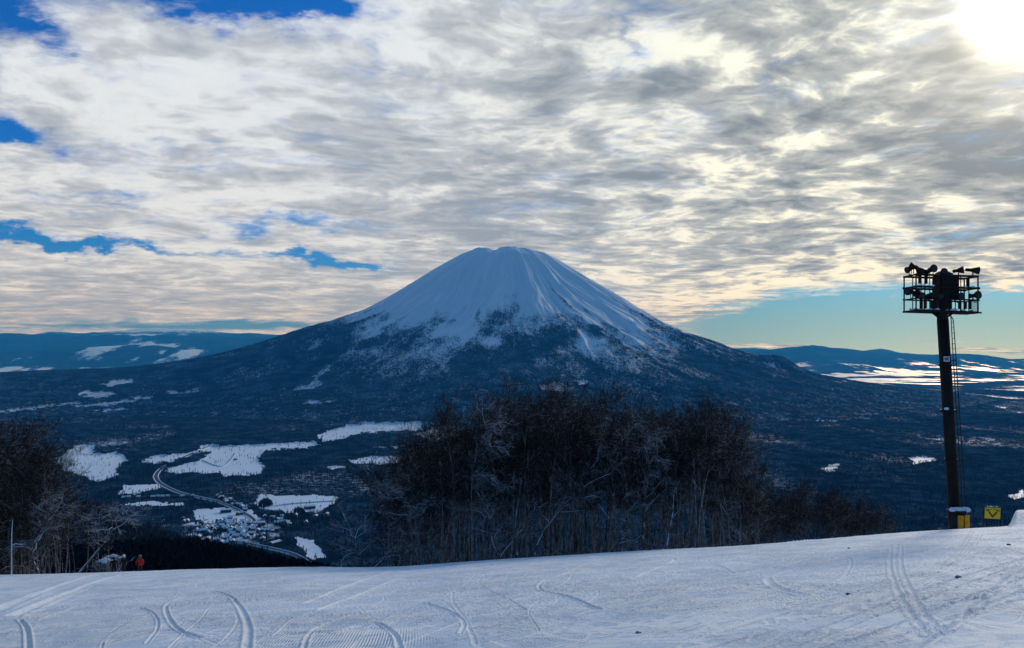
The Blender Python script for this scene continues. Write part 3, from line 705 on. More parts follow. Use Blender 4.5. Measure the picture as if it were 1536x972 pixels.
for i in range(84):
    px = 590 + 545 * ((i + rt.random()) / 84); dep = rt.choice([63, 66, 70, 75, 80, 86, 94]) + rt.uniform(-2, 2)
    top = float(np.interp(px, CEN_X, CEN_Y)); hgt = 845 - top
    f = 1 - (rt.random() ** 1.8) * .42
    v_ = rt.choice(VAR) if 660 < px < 1090 else rt.choice(VAR[:4] + VARW)
    ov = {650: 1}.get(px, 1)
    plant(v_, px, dep, 845 - hgt * f * 1.07, L1, G1)
for i in range(130):
    px = 570 + 570 * ((i + rt.random()) / 130); dep = rt.uniform(60.0, 64)
    top = float(np.interp(px, CEN_X, CEN_Y)); top = 845 - (845 - top) * rt.uniform(.40, .88)
    plant(rt.choice(VARS), px, dep, top, 'slim young birch stem growing under the tall central thicket', 'young birches under the central thicket', name='young_birch')
G2 = 'bare trees of the dark wood at the left edge'
L2 = 'bare spreading tree of the dark wood at the left edge'
LX = [-200, 0, 40, 70, 100, 125, 150, 165]; LY = [590, 618, 628, 648, 668, 690, 716, 770]
for i in range(38):
    L2 = 'bare spreading tree, ' + ORD[i] + ' from the left in the dark wood at the left edge'
    px = -140 + 240 * ((i + rt.random()) / 38); dep = rt.uniform(61, 76)
    top = float(np.interp(px, LX, LY)); hgt = 857 - top; f = 1 - rt.random() ** 1.6 * .4
    plant(rt.choice(VARW + VAR[:3]), px, dep, 857 - hgt * f, L2, G2, name='bare_tree')
for i in range(16):
    LY_ = 'slim young tree, ' + ORD[i] + ' from the left at the foot of the left edge wood'
    px = 10 + 150 * ((i + rt.random()) / 16)
    plant(rt.choice(VARS), px, rt.uniform(61, 66), 857 - rt.uniform(50, 110), LY_, 'young trees at the foot of the left wood', name='young_tree')
G3 = 'small bare birches on the snowy shelf right of the thicket'
L3 = 'small bare birch on the snowy shelf between the big thicket and the floodlight tower'
RX = [1110, 1150, 1170, 1205, 1235, 1260, 1290, 1310, 1330]; RY = [722, 716, 728, 712, 708, 722, 730, 742, 775]
for i in range(30):
    L3 = 'small bare birch, ' + ORD[i] + ' from the left on the snowy shelf right of the thicket'
    px = 1128 + 190 * ((i + rt.random()) / 30); dep = rt.uniform(82, 108)
    top = float(np.interp(px, RX, RY)); hgt = 808 - top; f = 1 - rt.random() ** 1.5 * .4
    plant(rt.choice(VAR[:5]), px, dep, 808 - hgt * f, L3, G3, wide=.8)
# trees that stand out
SPECIAL = [
 (VARG[0], 598, 61.5, 705, 'gnarled leaning birch with snow caked in its fork at the left end of the thicket', 1.0),
 (VARG[1], 548, 64, 742, 'low crooked birch reaching left over the valley village, left of the thicket', 1.3),
 (VARG[2], 968, 60.0, 606, 'old twisted birch with snow lodged in its crooked upper boughs, right of the thicket centre', 1.0),
 (VARG[3], 790, 60.5, 592, 'pale twisted birch rising highest just left of the mountain foot in the thicket', .9),
 (VARG[4], 1003, 59.5, 690, 'snow-plastered leaning trunk with a white foot at the front of the thicket', .8),
 (VARG[1], 742, 60.5, 700, 'birch with a long snow-covered bough bending left in the middle of the thicket', 1.1),
 (VARG[3], 905, 61, 690, 'bent grey birch in front of the thicket, left of the old twisted one', 1.1),
 (VARG[2], 62, 61.2, 730, 'crooked frosted tree with a long bough reaching right, in front of the left wood', 1.5),
 (VARG[0], 110, 62, 742, 'low frosted tree at the right margin of the left wood', 1.5),
 (VARG[4], 1125, 62, 735, 'lone grey birch on the right margin of the big thicket', .9),
]
for i, (v_, px, dep, top, lb, wd) in enumerate(SPECIAL):
    plant(v_, px, dep, top, lb, rz=i * 1.7, wide=wd, name='gnarled_birch')
# thin snow-plastered stake-like stem at far left
def stem():
    x = (17 - 768) / F * 60.3; g = gz(x, 60.3)
    P = np.array([[[0, 0, -.5], [.02, 0, 1.2], [0, .03, 2.2], [.03, 0, 3.6], [.1, 0, 4.6]]]); v, f = tubes(P, np.array([[.05, .045, .04, .03, .015]]), 7)
    P2 = np.array([[[.0, 0, 2.55], [.35, 0, 2.75], [.8, .1, 2.62], [1.1, .1, 2.85]]]); v2, f2 = tubes(P2, np.array([[.04, .05, .03, .015]]), 5)
    tag(link('snowy_sapling', mesh_np('snowy_sapling', *merge([(v, f), (v2, f2)])), bark_mat('wind_crusted_bark', (.1, .1, .11), (.3, .3, .32), .75)),
        'thin white snow-crusted sapling standing at the piste edge at far left', 'sapling').location = (x, 60.3, g + .35)
stem()
# scrub bending under snow by the skiers
def scrub(px, dep, top, label, seed):
    rng = np.random.default_rng(seed); n = 46; x = (px - 768) / F * dep; g = gz(x, dep) - .1; H = CZ + (HY - top) / F * dep - g
    P = np.zeros((n, 7, 3)); a = rng.uniform(0, 6.28, n); r = rng.uniform(.2, 1.0, n)
    for k in range(7):
        t = k / 6; P[:, k] = np.stack([np.cos(a) * r * H * .42 * t ** 1.3, np.sin(a) * r * H * .42 * t ** 1.3, H * (t - .12 * r * t ** 3) * (1 - .12 * r)], -1) + rng.normal(size=(n, 3)) * .03 * k
    o = empty('shrub', (x, dep, g), 0, label, 'shrub')
    link('stem', mesh_np('shrub_stem', *tubes(P, np.linspace(.035, .015, 7)[None].repeat(n, 0), 4)), M_TRUNK, o)
    l, lr = grow(P, np.full((n, 7), .03), 6, .4, 1, .55, (20, 70), 4, .15, 0, rng, .6)
    link('crown', mesh_np('shrub_crown', *tubes(l, np.maximum(lr, .012), 4)), M_SNOWY, o)
    bm = bmesh.new()
    for k in range(15):
        aa = rng.uniform(0, 6.28); rr = rng.uniform(.1, .9) * H * .36
        mtx = Matrix.Translation((math.cos(aa) * rr, math.sin(aa) * rr * .6, H * (.97 - .16 * (rr / (H * .36)) ** 2))) @ Matrix.Diagonal((rng.uniform(.1, .3), rng.uniform(.1, .25), rng.uniform(.05, .12), 1))
        bmesh.ops.create_icosphere(bm, subdivisions=2, radius=1, matrix=mtx)
    for v in bm.verts: v.co += Vector(rng.normal(size=3) * .018)
    me = bpy.data.meshes.new('shrub_snow'); bm.to_mesh(me); bm.free(); link('snow_clump', me, M_CLUMP, o)
M_CLUMP = simple('snow_clump', (.62, .72, .86), .7, 0, .08, 3)
scrub(170, 66, 832, 'shrub bowed under white snow beside the skiers', 3)
scrub(157, 64, 838, 'small snow-dusted shrub at the left of the bowed one', 4)

# ------------------------------------------------------------------ forests far below
def forest(name, xs, ys, hs, seed, lo, hi, blades=9, spread=.34, conifer=False):
    rng = np.random.default_rng(seed); n = len(xs)
    zs = land_z(xs, ys)[0] - .4
    B = np.stack([xs, ys, zs], -1); V = []; 
    # each tree: a trunk blade pair plus upswept boughs as thin triangles
    for k in range(blades):
        a = rng.uniform(0, 6.28, n); h0 = hs * rng.uniform(.12, .7, n)
        if conifer: rad = hs * .20 * (1 - h0 / hs) + .3; h1 = h0 - hs * .03
        else: rad = hs * spread * rng.uniform(.4, 1, n) * .8; h1 = np.minimum(h0 + hs * rng.uniform(.15, .5, n), hs * 1.02)
        w = hs * (.10 if conifer else .055)
        ca, sa = np.cos(a), np.sin(a)
        c = B + np.stack([0 * a, 0 * a, h0], -1)
        tip = B + np.stack([ca * rad, sa * rad, h1], -1)
        side = np.stack([-sa * w, ca * w, w * (1.2 if conifer else .6)], -1)
        V += [c - side, c + side, tip]
    for a in (0.4, 2.0):
        w = hs * .022; s_ = np.stack([np.cos(a) * w, np.sin(a) * w, 0 * w], -1)
        V += [B - s_, B + s_, B + np.stack([0 * hs, 0 * hs, hs], -1)]
    V = np.stack(V, 1).reshape(-1, 3); f = np.arange(len(V)).reshape(-1, 3)
    m_, t, p = newmat(name + '_foliage'); co = t.node('ShaderNodeTexCoord').outputs['Object']
    nn = t.noise(co, 1 / 60., 4, .6); n2 = t.noise(co, .35, 2, .5)
    t.put(p.inputs['Base Color'], t.mix(t.sstep(t.m('ADD', nn, t.m('MULTIPLY', t.m('SUBTRACT', n2, .5), .7)), .35, .7), lo, hi)); p.inputs['Roughness'].default_value = .95; p.inputs['Specular IOR Level'].default_value = .05
    return tag(link(name, mesh_np(name, V, f, False), m_), kind='stuff')
def scatter(n, ymin, ymax, seed, keep, pxlo=-120, pxhi=1660):
    rng = np.random.default_rng(seed); y = np.sqrt(rng.uniform(ymin ** 2, ymax ** 2, n)); x = (rng.uniform(pxlo, pxhi, n) - 768) / F * y
    z, m_, mr, th, hl = land_z(x, y); s = snow_cover(x, y, z, m_, mr, th, hl); k = keep(x, y, z, s, rng)
    return x[k], y[k]
def off_road(x, y, w):
    ok = np.ones(len(x), bool)
    for P in ROADS:
        for a, b in zip(P[:-1], P[1:]):
            ab = b - a; t = np.clip(((x - a[0]) * ab[0] + (y - a[1]) * ab[1]) / (ab @ ab + 1e-9), 0, 1)
            ok &= np.hypot(x - a[0] - t * ab[0], y - a[1] - t * ab[1]) > w
    return ok
x, y = scatter(150000, 1250, 5200, 1, lambda x, y, z, s, r: (s < .45) & (fbm(x / 160., y / 160., 3, 77) + r.uniform(-.25, .25, len(x)) > .40))
k = off_road(x, y, 16); x, y = x[k], y[k]
forest('valley_forest', x, y, RNG.uniform(8, 17, len(x)) * (.7 + .6 * fbm(x / 120., y / 120., 2, 8)), 2, (.006, .013, .022), (.03, .045, .06), 8)
x, y = scatter(26000, 1300, 4500, 21, lambda x, y, z, s, r: (s >= .45) & ((fbm(x / 60., y / 60., 3, 79) > .585) | (np.abs(fbm(x / 260., y / 260., 2, 83) - .5) < .006)))
k = off_road(x, y, 14); x, y = x[k], y[k]
forest('field_trees', x, y, RNG.uniform(5, 13, len(x)), 4, (.008, .014, .02), (.03, .04, .05), 9)
x, y = scatter(16000, 420, 1200, 31, lambda x, y, z, s, r: (x / y < -.20), -150, 620)
forest('spur_wood', x, y, RNG.uniform(8, 14, len(x)), 5, (.012, .018, .026), (.06, .075, .095), 12, .26)
x, y = scatter(9000, 215, 400, 41, lambda x, y, z, s, r: (x / y < -.12), -150, 620)
forest('shoulder_wood', x, y, RNG.uniform(4.5, 7.5, len(x)), 6, (.004, .005, .007), (.010, .012, .016), 26, .2, True)
x, y = scatter(26000, 420, 1250, 51, lambda x, y, z, s, r: (x / y > -.22), 500, 1660)
forest('hillside_wood', x, y, RNG.uniform(8, 14, len(x)), 7, (.006, .012, .02), (.04, .055, .075), 12)

def grove(px, py, r, n, h, seed, lo, hi, label):
    g = ground_at(px, py); rng = np.random.default_rng(seed); a = rng.uniform(0, 6.28, n); q = np.sqrt(rng.uniform(0, 1, n))
    o = forest('grove', g[0] + np.cos(a) * q * r, g[1] + np.sin(a) * q * r * 1.3, h * np.sqrt(np.maximum(1.05 - q ** 2, .1)) * rng.uniform(.85, 1.05, n), seed, lo, hi, 14)
    del o['kind']; tag(o, label, 'grove', 'round groves beside the bright field')
grove(398, 759, 19, 110, 24, 71, (.004, .008, .012), (.012, .02, .028), 'dark round grove on the left end of the bright rectangular field')
grove(415, 775, 22, 90, 20, 72, (.03, .04, .045), (.09, .11, .12), 'pale frosted round grove just below the dark round one')
grove(447, 770, 15, 60, 19, 73, (.02, .03, .035), (.05, .065, .075), 'grey round grove at the lower edge of the bright rectangular field')
# ------------------------------------------------------------------ the village
def house_variant(w, d, h, roof_h, wall, roofm, over=.5):
    x, y = w / 2, d / 2
    wv = np.array([[-x, -y, -3], [x, -y, -3], [x, y, -3], [-x, y, -3], [-x, -y, h], [x, -y, h], [x, y, h], [-x, y, h], [-x, 0, h + roof_h], [x, 0, h + roof_h]], float)
    me = bpy.data.meshes.new('house_wall'); me.from_pydata(wv.tolist(), [], [(0, 1, 5, 4), (2, 3, 7, 6), (3, 0, 4, 8, 7), (1, 2, 6, 9, 5)]); me.materials.append(wall)
    X, Y = x + over, y + over; e = h - roof_h * over / y; t_ = .7
    rv = [(-X, -Y, e), (X, -Y, e), (X, 0, h + roof_h), (-X, 0, h + roof_h), (X, Y, e), (-X, Y, e)]
    rv2 = rv + [(a, b, c + t_) for a, b, c in rv]
    rf = bpy.data.meshes.new('house_roof'); rf.from_pydata(rv2, [], [(6, 7, 8, 9), (9, 8, 10, 11), (0, 1, 7, 6), (4, 5, 11, 10), (1, 2, 8, 7), (2, 4, 10, 8), (5, 3, 9, 11), (3, 0, 6, 9), (3, 2, 1, 0), (5, 4, 2, 3)]); rf.materials.append(roofm)
    wn = []; fc = []
    for k in range(-2, 3):
        if abs(k * 2.2) > x - .8: continue
        for zc in ((h * .5,) if h < 4.5 else (h * .28, h * .72)):
            b = len(wn); cx = k * 2.2
            wn += [(cx - .5, -y - .03, zc - .6), (cx + .5, -y - .03, zc - .6), (cx + .5, -y - .03, zc + .6), (cx - .5, -y - .03, zc + .6)]; fc.append((b, b + 1, b + 2, b + 3))
    wm = bpy.data.meshes.new('house_window'); wm.from_pydata(wn, [], fc); wm.materials.append(M_GLASS)
    return me, rf, wm
M_GLASS = simple('dark_window', (.015, .018, .022), .2)
W_ = [simple('house_wall_%d' % i, c, .8, 0, .15, .3) for i, c in enumerate([(.08, .07, .065), (.22, .21, .20), (.05, .045, .05), (.13, .09, .07)])]
M_RSNOW = simple('roof_snow', (.66, .75, .87), .7, 0, .1, .2); M_RDARK = simple('bare_metal_roof', (.05, .055, .07), .5, 0, .2, .2)
HV = [house_variant(11, 9, 5.5, 3.2, W_[0], M_RSNOW), house_variant(14, 10, 5, 2.6, W_[1], M_RSNOW), house_variant(9, 8, 5.8, 3.6, W_[3], M_RSNOW), house_variant(12, 9, 5.2, 2.4, W_[2], M_RDARK), house_variant(26, 13, 7, 2.5, W_[2], M_RSNOW)]
def house(v, px, py, rz, label, group=None):
    g = ground_at(px, py); z = gz(g[0], g[1]) + .3
    o = empty('house', (g[0], g[1], z), rz, label, 'house', group)
    for n_, m_ in zip(('wall', 'roof', 'window'), v): link(n_, m_, None, o)
    return o
rh = random.Random(9)
for i in range(92):
    px = rh.gauss(340, 34); py = rh.gauss(796, 11)
    if not (268 < px < 430 and 770 < py < 822): continue
    house(HV[rh.choice([0, 0, 1, 2, 2, 3])], px, py, rh.choice([.2, .35, 1.7, 1.9]) + rh.uniform(-.15, .15), 'small gabled house crowded in the valley village between the two dark woods', 'houses crowded in the valley village')
for i in range(15):
    house(HV[rh.choice([0, 2, 3])], 186 + i * 7.3, 748.5 - .15 * i + rh.uniform(-.4, .4), .25 + rh.uniform(-.1, .1), 'small snow-roofed house, ' + ORD[i] + ' from the left in the row below the curving highway', 'row of houses beside the highway')
for i in range(18):
    px = 325 + 47 * (i + rh.random()) / 18; house(HV[rh.choice([0, 2, 3])], px, 746 + (px - 325) * .42 + rh.uniform(-3, 3), rh.uniform(0, 3), 'small dark house, ' + ORD[i] + ' from the left along the village road below the highway end', 'houses along the upper village road')
for i in range(13):
    house(HV[rh.choice([0, 1, 2])], 396 + 96 * (i + rh.random()) / 13, rh.uniform(766, 790), rh.uniform(0, 3), 'small house, ' + ORD[i] + ' from the left below the bright rectangular field', 'houses below the bright rectangular field')
house(HV[4], 339, 768.5, .3, 'long dark building with a flat white roof in the open field above the village')
house(HV[4], 389, 788, .2, 'long building with a pale roof at the bend of the village road')
house(HV[4], 413, 818, 1.0, 'large white-roofed building by the lower road, nearest the piste')
house(HV[4], 465, 763, .5, 'dark shed at the lower right corner of the bright rectangular field')
house(HV[1], 420, 781, .4, 'pale gabled house just below the two round tree clumps')
house(HV[1], 353, 690, .4, 'farmhouse among trees in the middle of the big snow field')
for k, (px, py) in enumerate([(1226, 633), (1235, 633.5), (1243, 633.5), (1252, 634)]):
    house(HV[4], px, py, .1, ['leftmost', 'second', 'third', 'rightmost'][k] + ' of four bright-roofed buildings in a row on the dark mountain foot', 'four bright buildings on the mountain foot')

# ------------------------------------------------------------------ floodlight tower (stands at the piste edge, 50 m out)
TD = 50.0
def W(px, py, dy=0.0): return Vector(((px - 768) / F * TD, TD + dy, CZ + (HY - py) / F * TD))
TB = W(1433, 795)
M_STEEL = simple('weathered_dark_steel', (.006, .006, .0065), .7, 0, .35, 3, .3)
M_STEEL2 = simple('galvanised_steel', (.02, .022, .025), .6, 0, .3, 5)
M_LENS = simple('lamp_glass', (.01, .02, .03), .5, 0, .2, 3)
M_YEL = simple('yellow_padding', (.80, .36, .015), .7, 0, .2, 3, .4); M_YELS = simple('yellow_sign_face', (.80, .60, .05), .6, 0, .08, 5)
M_PLATE = simple('white_plate', (.5, .5, .54), .6, 0, .1, 9); M_BLACK = simple('black_paint', (.012, .012, .014), .6, 0, .2, 9); M_RED = simple('dark_red_paint', (.22, .035, .015), .6, 0, .15, 9)
class MB:
    def __init__(s): s.b = bmesh.new()
    def bar(s, a, b, r, n=8, r2=None):
        a, b = Vector(a), Vector(b); d = b - a
        m_ = Matrix.Translation((a + b) / 2) @ d.to_track_quat('Z', 'Y').to_matrix().to_4x4()
        bmesh.ops.create_cone(s.b, cap_ends=True, segments=n, radius1=r, radius2=r if r2 is None else r2, depth=d.length, matrix=m_); return s
    def box(s, c, size, rot=None, bev=0.0):
        t = bmesh.new(); bmesh.ops.create_cube(t, size=1, matrix=Matrix.Diagonal((*size, 1)))
        if bev: bmesh.ops.bevel(t, geom=t.edges[:], offset=bev, segments=2, affect='EDGES')
        m_ = Matrix.Translation(c) @ (rot.to_matrix().to_4x4() if rot else Matrix.Identity(4)); t.transform(m_)
        me = bpy.data.meshes.new('tmp'); t.to_mesh(me); t.free(); s.b.from_mesh(me); bpy.data.meshes.remove(me); return s
    def lathe(s, prof_, c, d, n=16):
        q = Vector(d).normalized().to_track_quat('Z', 'Y'); rings = []
        for r, h in prof_:
            rings.append([s.b.verts.new(Vector(c) + q @ Vector((r * math.cos(a * 2 * math.pi / n), r * math.sin(a * 2 * math.pi / n), h))) for a in range(n)])
        for A, B in zip(rings, rings[1:]):
            for i in range(n): s.b.faces.new((A[i], A[(i + 1) % n], B[(i + 1) % n], B[i]))
        s.b.faces.new(rings[0][::-1]); s.b.faces.new(rings[-1]); return s
    def build(s, name, mat, parent=None, org=Vector((0, 0, 0)), smooth=False):
        bmesh.ops.translate(s.b, verts=s.b.verts, vec=-org); bmesh.ops.recalc_face_normals(s.b, faces=s.b.faces)
        me = bpy.data.meshes.new(name); s.b.to_mesh(me); s.b.free()
        if smooth: me.polygons.foreach_set('use_smooth', [True] * len(me.polygons))
        return link(name, me, mat, parent)
def lumps(name, pts, parent, org, seed, r=(.1, .22), flat=.6):
    rng = np.random.default_rng(seed); b = bmesh.new()
    for p in pts:
        rr = rng.uniform(*r); bmesh.ops.create_icosphere(b, subdivisions=2, radius=rr, matrix=Matrix.Translation(Vector(p) - org) @ Matrix.Diagonal((1.25, 1, flat, 1)))
    for v in b.verts: v.co += Vector(rng.normal(size=3) * .018)
    me = bpy.data.meshes.new(name); b.to_mesh(me); b.free(); return link(name, me, M_CLUMP, parent)
def tower():
    T = empty('floodlight_tower', TB, 0, 'tall dark floodlight mast with a railed lamp platform, ladder and yellow padded foot', 'floodlight tower')
    m = MB(); m.bar(W(1433, 800), W(1431, 757), .36, 20).bar(W(1431, 757), W(1414, 480), .345, 20).bar(W(1414, 480), W(1411, 440), .33, 20)
    m.build('pole', M_STEEL, T, TB, True)
    for k, py in enumerate((470, 548, 616, 690)):
        cx = 1414 + (py - 480) * .0607; m = MB(); m.bar(W(cx, py + 1.6), W(cx, py - 1.6), .40 if k != 2 else .47, 20); m.build('flange', M_STEEL, T, TB)
    lumps('snow_clump', [W(1414.5 + d, 613 - abs(d) * .15, -.35 + .05 * abs(d)) for d in (2, 5, 8, 11)], T, TB, 5, (.08, .14), .7)
    lumps('snow_clump', [W(1424 + d * 1.9, 763 + (d % 3) * .9 - (d % 2) * 2, -.30 - .1 * (d % 2)) for d in range(12)], T, TB, 6, (.10, .19), .9)
    # foot padding: dark wrap and yellow panels
    m = MB(); m.bar(W(1436.5, 800), W(1435.5, 766), .52, 24); m.build('padding_wrap', M_BLACK, T, TB, True)
    m = MB()
    m.box(W(1434.5, 783, -.50), (.36, .10, 1.05), None, .03); m.box(W(1443.8, 783, -.42), (.40, .10, 1.05), None, .03)
    m.build('yellow_panel', M_YEL, T, TB)
    m = MB(); m.bar(W(1436, 767.5), W(1436, 764.5), .58, 24); m.build('collar', M_BLACK, T, TB)
    # ladder
    m = MB(); pts = [(1422.3, 474), (1426, 480), (1429, 520), (1431.5, 560), (1438, 660), (1443, 735), (1445, 768)]
    inn = [(1422.0, 474), (1422.8, 480), (1424.8, 520), (1427.3, 560), (1433.5, 660), (1438.2, 735), (1440, 768)]
    for L_ in (pts, inn):
        for a, b in zip(L_, L_[1:]): m.bar(W(*a, -.30), W(*b, -.30), .032, 6)
    for i in range(36):
        py = 484 + i * 7.9; xo = np.interp(py, [p[1] for p in pts], [p[0] for p in pts]); xi = np.interp(py, [p[1] for p in inn], [p[0] for p in inn])
        m.bar(W(xi, py, -.30), W(xo, py, -.30), .018, 5)
    for py in (541, 616, 690): m.bar(W(np.interp(py, [480, 760], [1414, 1431]), py, 0), W(np.interp(py, [p[1] for p in pts], [p[0] for p in pts]), py, -.30), .03, 6)
    m.build('ladder', M_STEEL2, T, TB)
    m = MB(); m.box(W(1415.2, 538.5, -.37), (.38, .03, .34)); pl = m.build('number_plate', M_PLATE, T, TB)
    m = MB()
    for (a, b) in (((1412.4, 536.3), (1412.4, 540.5)), ((1412.4, 536.3), (1414.4, 540.5)), ((1414.4, 536.3), (1414.4, 540.5)), ((1416.2, 536.3), (1416.2, 540.5)), ((1416.2, 536.3), (1418, 537)), ((1418, 537), (1416.2, 538.4)), ((1416.2, 538.4), (1418.2, 540.5))):
        m.bar(W(*a, -.395), W(*b, -.395), .018, 5)
    m.build('plate_mark', M_BLACK, pl, TB); 
    # platform: 4.1 m wide, 1.5 m deep, sloping a little to the right as the mast leans
    def PW(px, py, dy=0.): return W(px, py + (px - 1412) * .031, dy)
    m = MB(); ya, yb_ = -.75, .75
    for dy in (ya, 0, yb_): m.bar(PW(1363, 468.5, dy), PW(1461.5, 468.5, dy), .055, 8)
    for px in (1365, 1385, 1405, 1425, 1445, 1458): m.bar(PW(px, 468.8, ya), PW(px, 468.8, yb_), .045, 8)
    c = PW(1411.5, 467.2); m.box(c, (3.95, 1.42, .05), Matrix.Rotation(math.atan(.031), 3, 'Y').to_quaternion())
    m.bar(W(1399, 469.5), W(1411, 478), .07, 8).bar(W(1428, 470.5), W(1416, 478), .07, 8)
    m.build('platform', M_STEEL, T, TB)
    lumps('snow_clump', [PW(px, 465.6 - random.random(), random.uniform(-.7, .3)) for px in np.linspace(1369, 1452, 30)], T, TB, 8, (.07, .15), .45)
    # railing
    m = MB()
    for py, r in ((415, .07), (432.5, .075), (450, .05)):
        for dy in (ya, yb_): m.bar(PW(1364 + (0 if py < 420 else -.8), py, dy), PW(1457 + (0 if py < 420 else 2), py, dy), r, 8)
        for px in (1365, 1457): m.bar(PW(px, py, ya), PW(px, py, yb_), r * .8, 8)
    for dy in (ya, yb_):
        for px in (1365, 1378, 1391, 1404, 1431, 1443, 1456.5): m.bar(PW(px, 414, dy), PW(px, 468, dy), .045 if px in (1365, 1456.5) else .03, 6)
    for px in (1431, 1435, 1439): m.bar(PW(px, 437, yb_), PW(px, 450, yb_), .012, 5)
    for i in range(8): m.bar(PW(1448 + i * 1.2, 450, ya), PW(1448 + i * 1.2, 467, ya), .01, 5)
    m.build('railing', M_STEEL, T, TB)
    lumps('snow_clump', [PW(px, 430.8, ya) for px in (1366, 1368, 1371, 1376, 1384, 1390, 1438, 1448)], T, TB, 9, (.05, .09), .6)
    # control cabinet in the middle
    m = MB(); m.box(PW(1417, 432, -.1), (1.24, 1.0, 1.45), None, .05).box(PW(1413.5, 456, -.05), (.80, .8, 1.0), None, .04); cab = m.build('control_cabinet', M_STEEL, T, TB)
    m = MB(); m.lathe([(.02, .32), (.30, .28), (.50, .16), (.60, .0), (.58, -.1)], PW(1415, 414, -.1), (0.12, 0, 1), 16); m.build('hood', M_STEEL2, cab, TB, True)
    # ballast boxes hung under the rails
    for px, py, h in ((1371, 422, .55), (1380, 422, .55), (1392.5, 422, .62), (1442, 424, .62), (1373, 458, .62), (1379, 458, .6), (1389, 459, .5), (1394.5, 457, .45), (1430, 458, .55), (1438, 458, .5), (1445, 457, .6)):
        m = MB(); m.box(PW(px, py, -.72), (.15, .18, h), None, .02); m.build('ballast_box', M_STEEL, T, TB)
    def lamp(px, py, d, r=.27, L=.62, arm=True, dy=-.7):
        r *= .9; c = PW(px, py, dy); d = Vector(d).normalized(); m = MB()
        m.lathe([(r * .30, -L * .55), (r * .42, -L * .5), (r * .45, -L * .12), (r * .60, L * .02), (r * .98, L * .40), (r, L * .46), (r * .9, L * .44)], c, d, 18)
        if arm:
            s_ = d.cross(Vector((0, 0, 1))); s_ = s_.normalized() if s_.length > .1 else Vector((1, 0, 0)); ft = Vector((c.x, c.y, c.z - r * 1.15 - .12))
            for q in (-1, 1): m.bar(c + s_ * q * r * .62, ft + s_ * q * r * .3, .022, 6)
            m.bar(ft + s_ * r * .4, ft - s_ * r * .4, .03, 6)
        o = m.build('floodlight', M_STEEL, T, TB, True)
        m = MB(); m.lathe([(r * .9, L * .43), (r * .5, L * .475), (.01, L * .48)], c, d, 18); m.build('lens', M_LENS, o, TB, True)
    lamp(1357, 407, (-1, -.3, -.35), .24, .6); lamp(1362, 404, (-.9, .4, .45), .27, .6); lamp(1369, 407, (.8, .5, -.45), .28, .7)
    lamp(1388.5, 406, (.15, -1, .05), .29, .5); lamp(1384, 410, (-.3, .9, -.1), .22, .5); lamp(1405.5, 410, (-.2, -1, .1), .24, .5)
    lamp(1428.5, 407, (.75, -.55, .1), .27, .62); lamp(1449.5, 406, (.93, -.25, -.1), .27, .78)
    lamp(1359.5, 441, (-.95, -.35, .08), .28, .78); lamp(1368, 441, (.3, .8, -.4), .27, .6); lamp(1373, 443, (-.2, -.8, -.5), .24, .55)
    lamp(1386, 445, (.2, .9, -.3), .25, .55); lamp(1401, 446, (-.3, -1, -.1), .24, .5); lamp(1428, 445, (.3, -1, -.1), .27, .5); lamp(1423, 444, (-.5, .8, 0), .2, .5)
    lamp(1453, 443, (.25, -1, .05), .30, .55); lamp(1449, 444, (-.8, .5, 0), .22, .5)
tower()

# ------------------------------------------------------------------ yellow warning sign
def sign():
    B = W(1505.5, 791, 1.2) + Vector((0, 0, -.25)); c = B + Vector((0, 0, .92)); o = empty('warning_sign', B, 0, 'yellow rectangular board with a dark red V mark standing right of the mast', 'sign')
    rot = Matrix.Rotation(R(3), 3, 'Y').to_quaternion()
    m = MB(); m.box(c, (1.16, .10, .84), rot, .03); m.build('board_edge', M_BLACK, o, B)
    def q(x, z, dy=-.062): return c + rot @ Vector((x, dy, z))
    m = MB(); m.box(q(-.01, .01, -.054), (1.05, .02, .73), rot, .008); f = m.build('board_face', M_YELS, o, B)
    m = MB(); m.box(q(-.13, -.06, -.068), (.10, .012, .44), rot @ Matrix.Rotation(R(-38), 3, 'Y').to_quaternion()); m.box(q(.13, -.06, -.070), (.10, .012, .44), rot @ Matrix.Rotation(R(38), 3, 'Y').to_quaternion()); m.build('arrow_mark', M_RED, f, B)
    m = MB()
    for x, z, w in ((-.34, .26, .22), (-.12, .27, .14), (.10, .27, .18), (.33, .25, .24), (-.36, .17, .26), (.36, .17, .22), (-.30, .215, .1), (.30, .21, .1)): m.box(q(x, z, -.067), (w, .008, .035), rot)
    m.build('lettering', M_BLACK, f, B)
    for s_ in (-1, 1):
        m = MB(); m.bar(c + Vector((s_ * .32, .07, .3)), c + Vector((s_ * .34, .07, -1.4)), .035, 8); m.build('post', M_STEEL2, o, B)
    lumps('snow_clump', [c + Vector((dx, 0, .44)) for dx in (-.3, -.1, .05, .3)], o, B, 12, (.04, .08), .6)
sign()

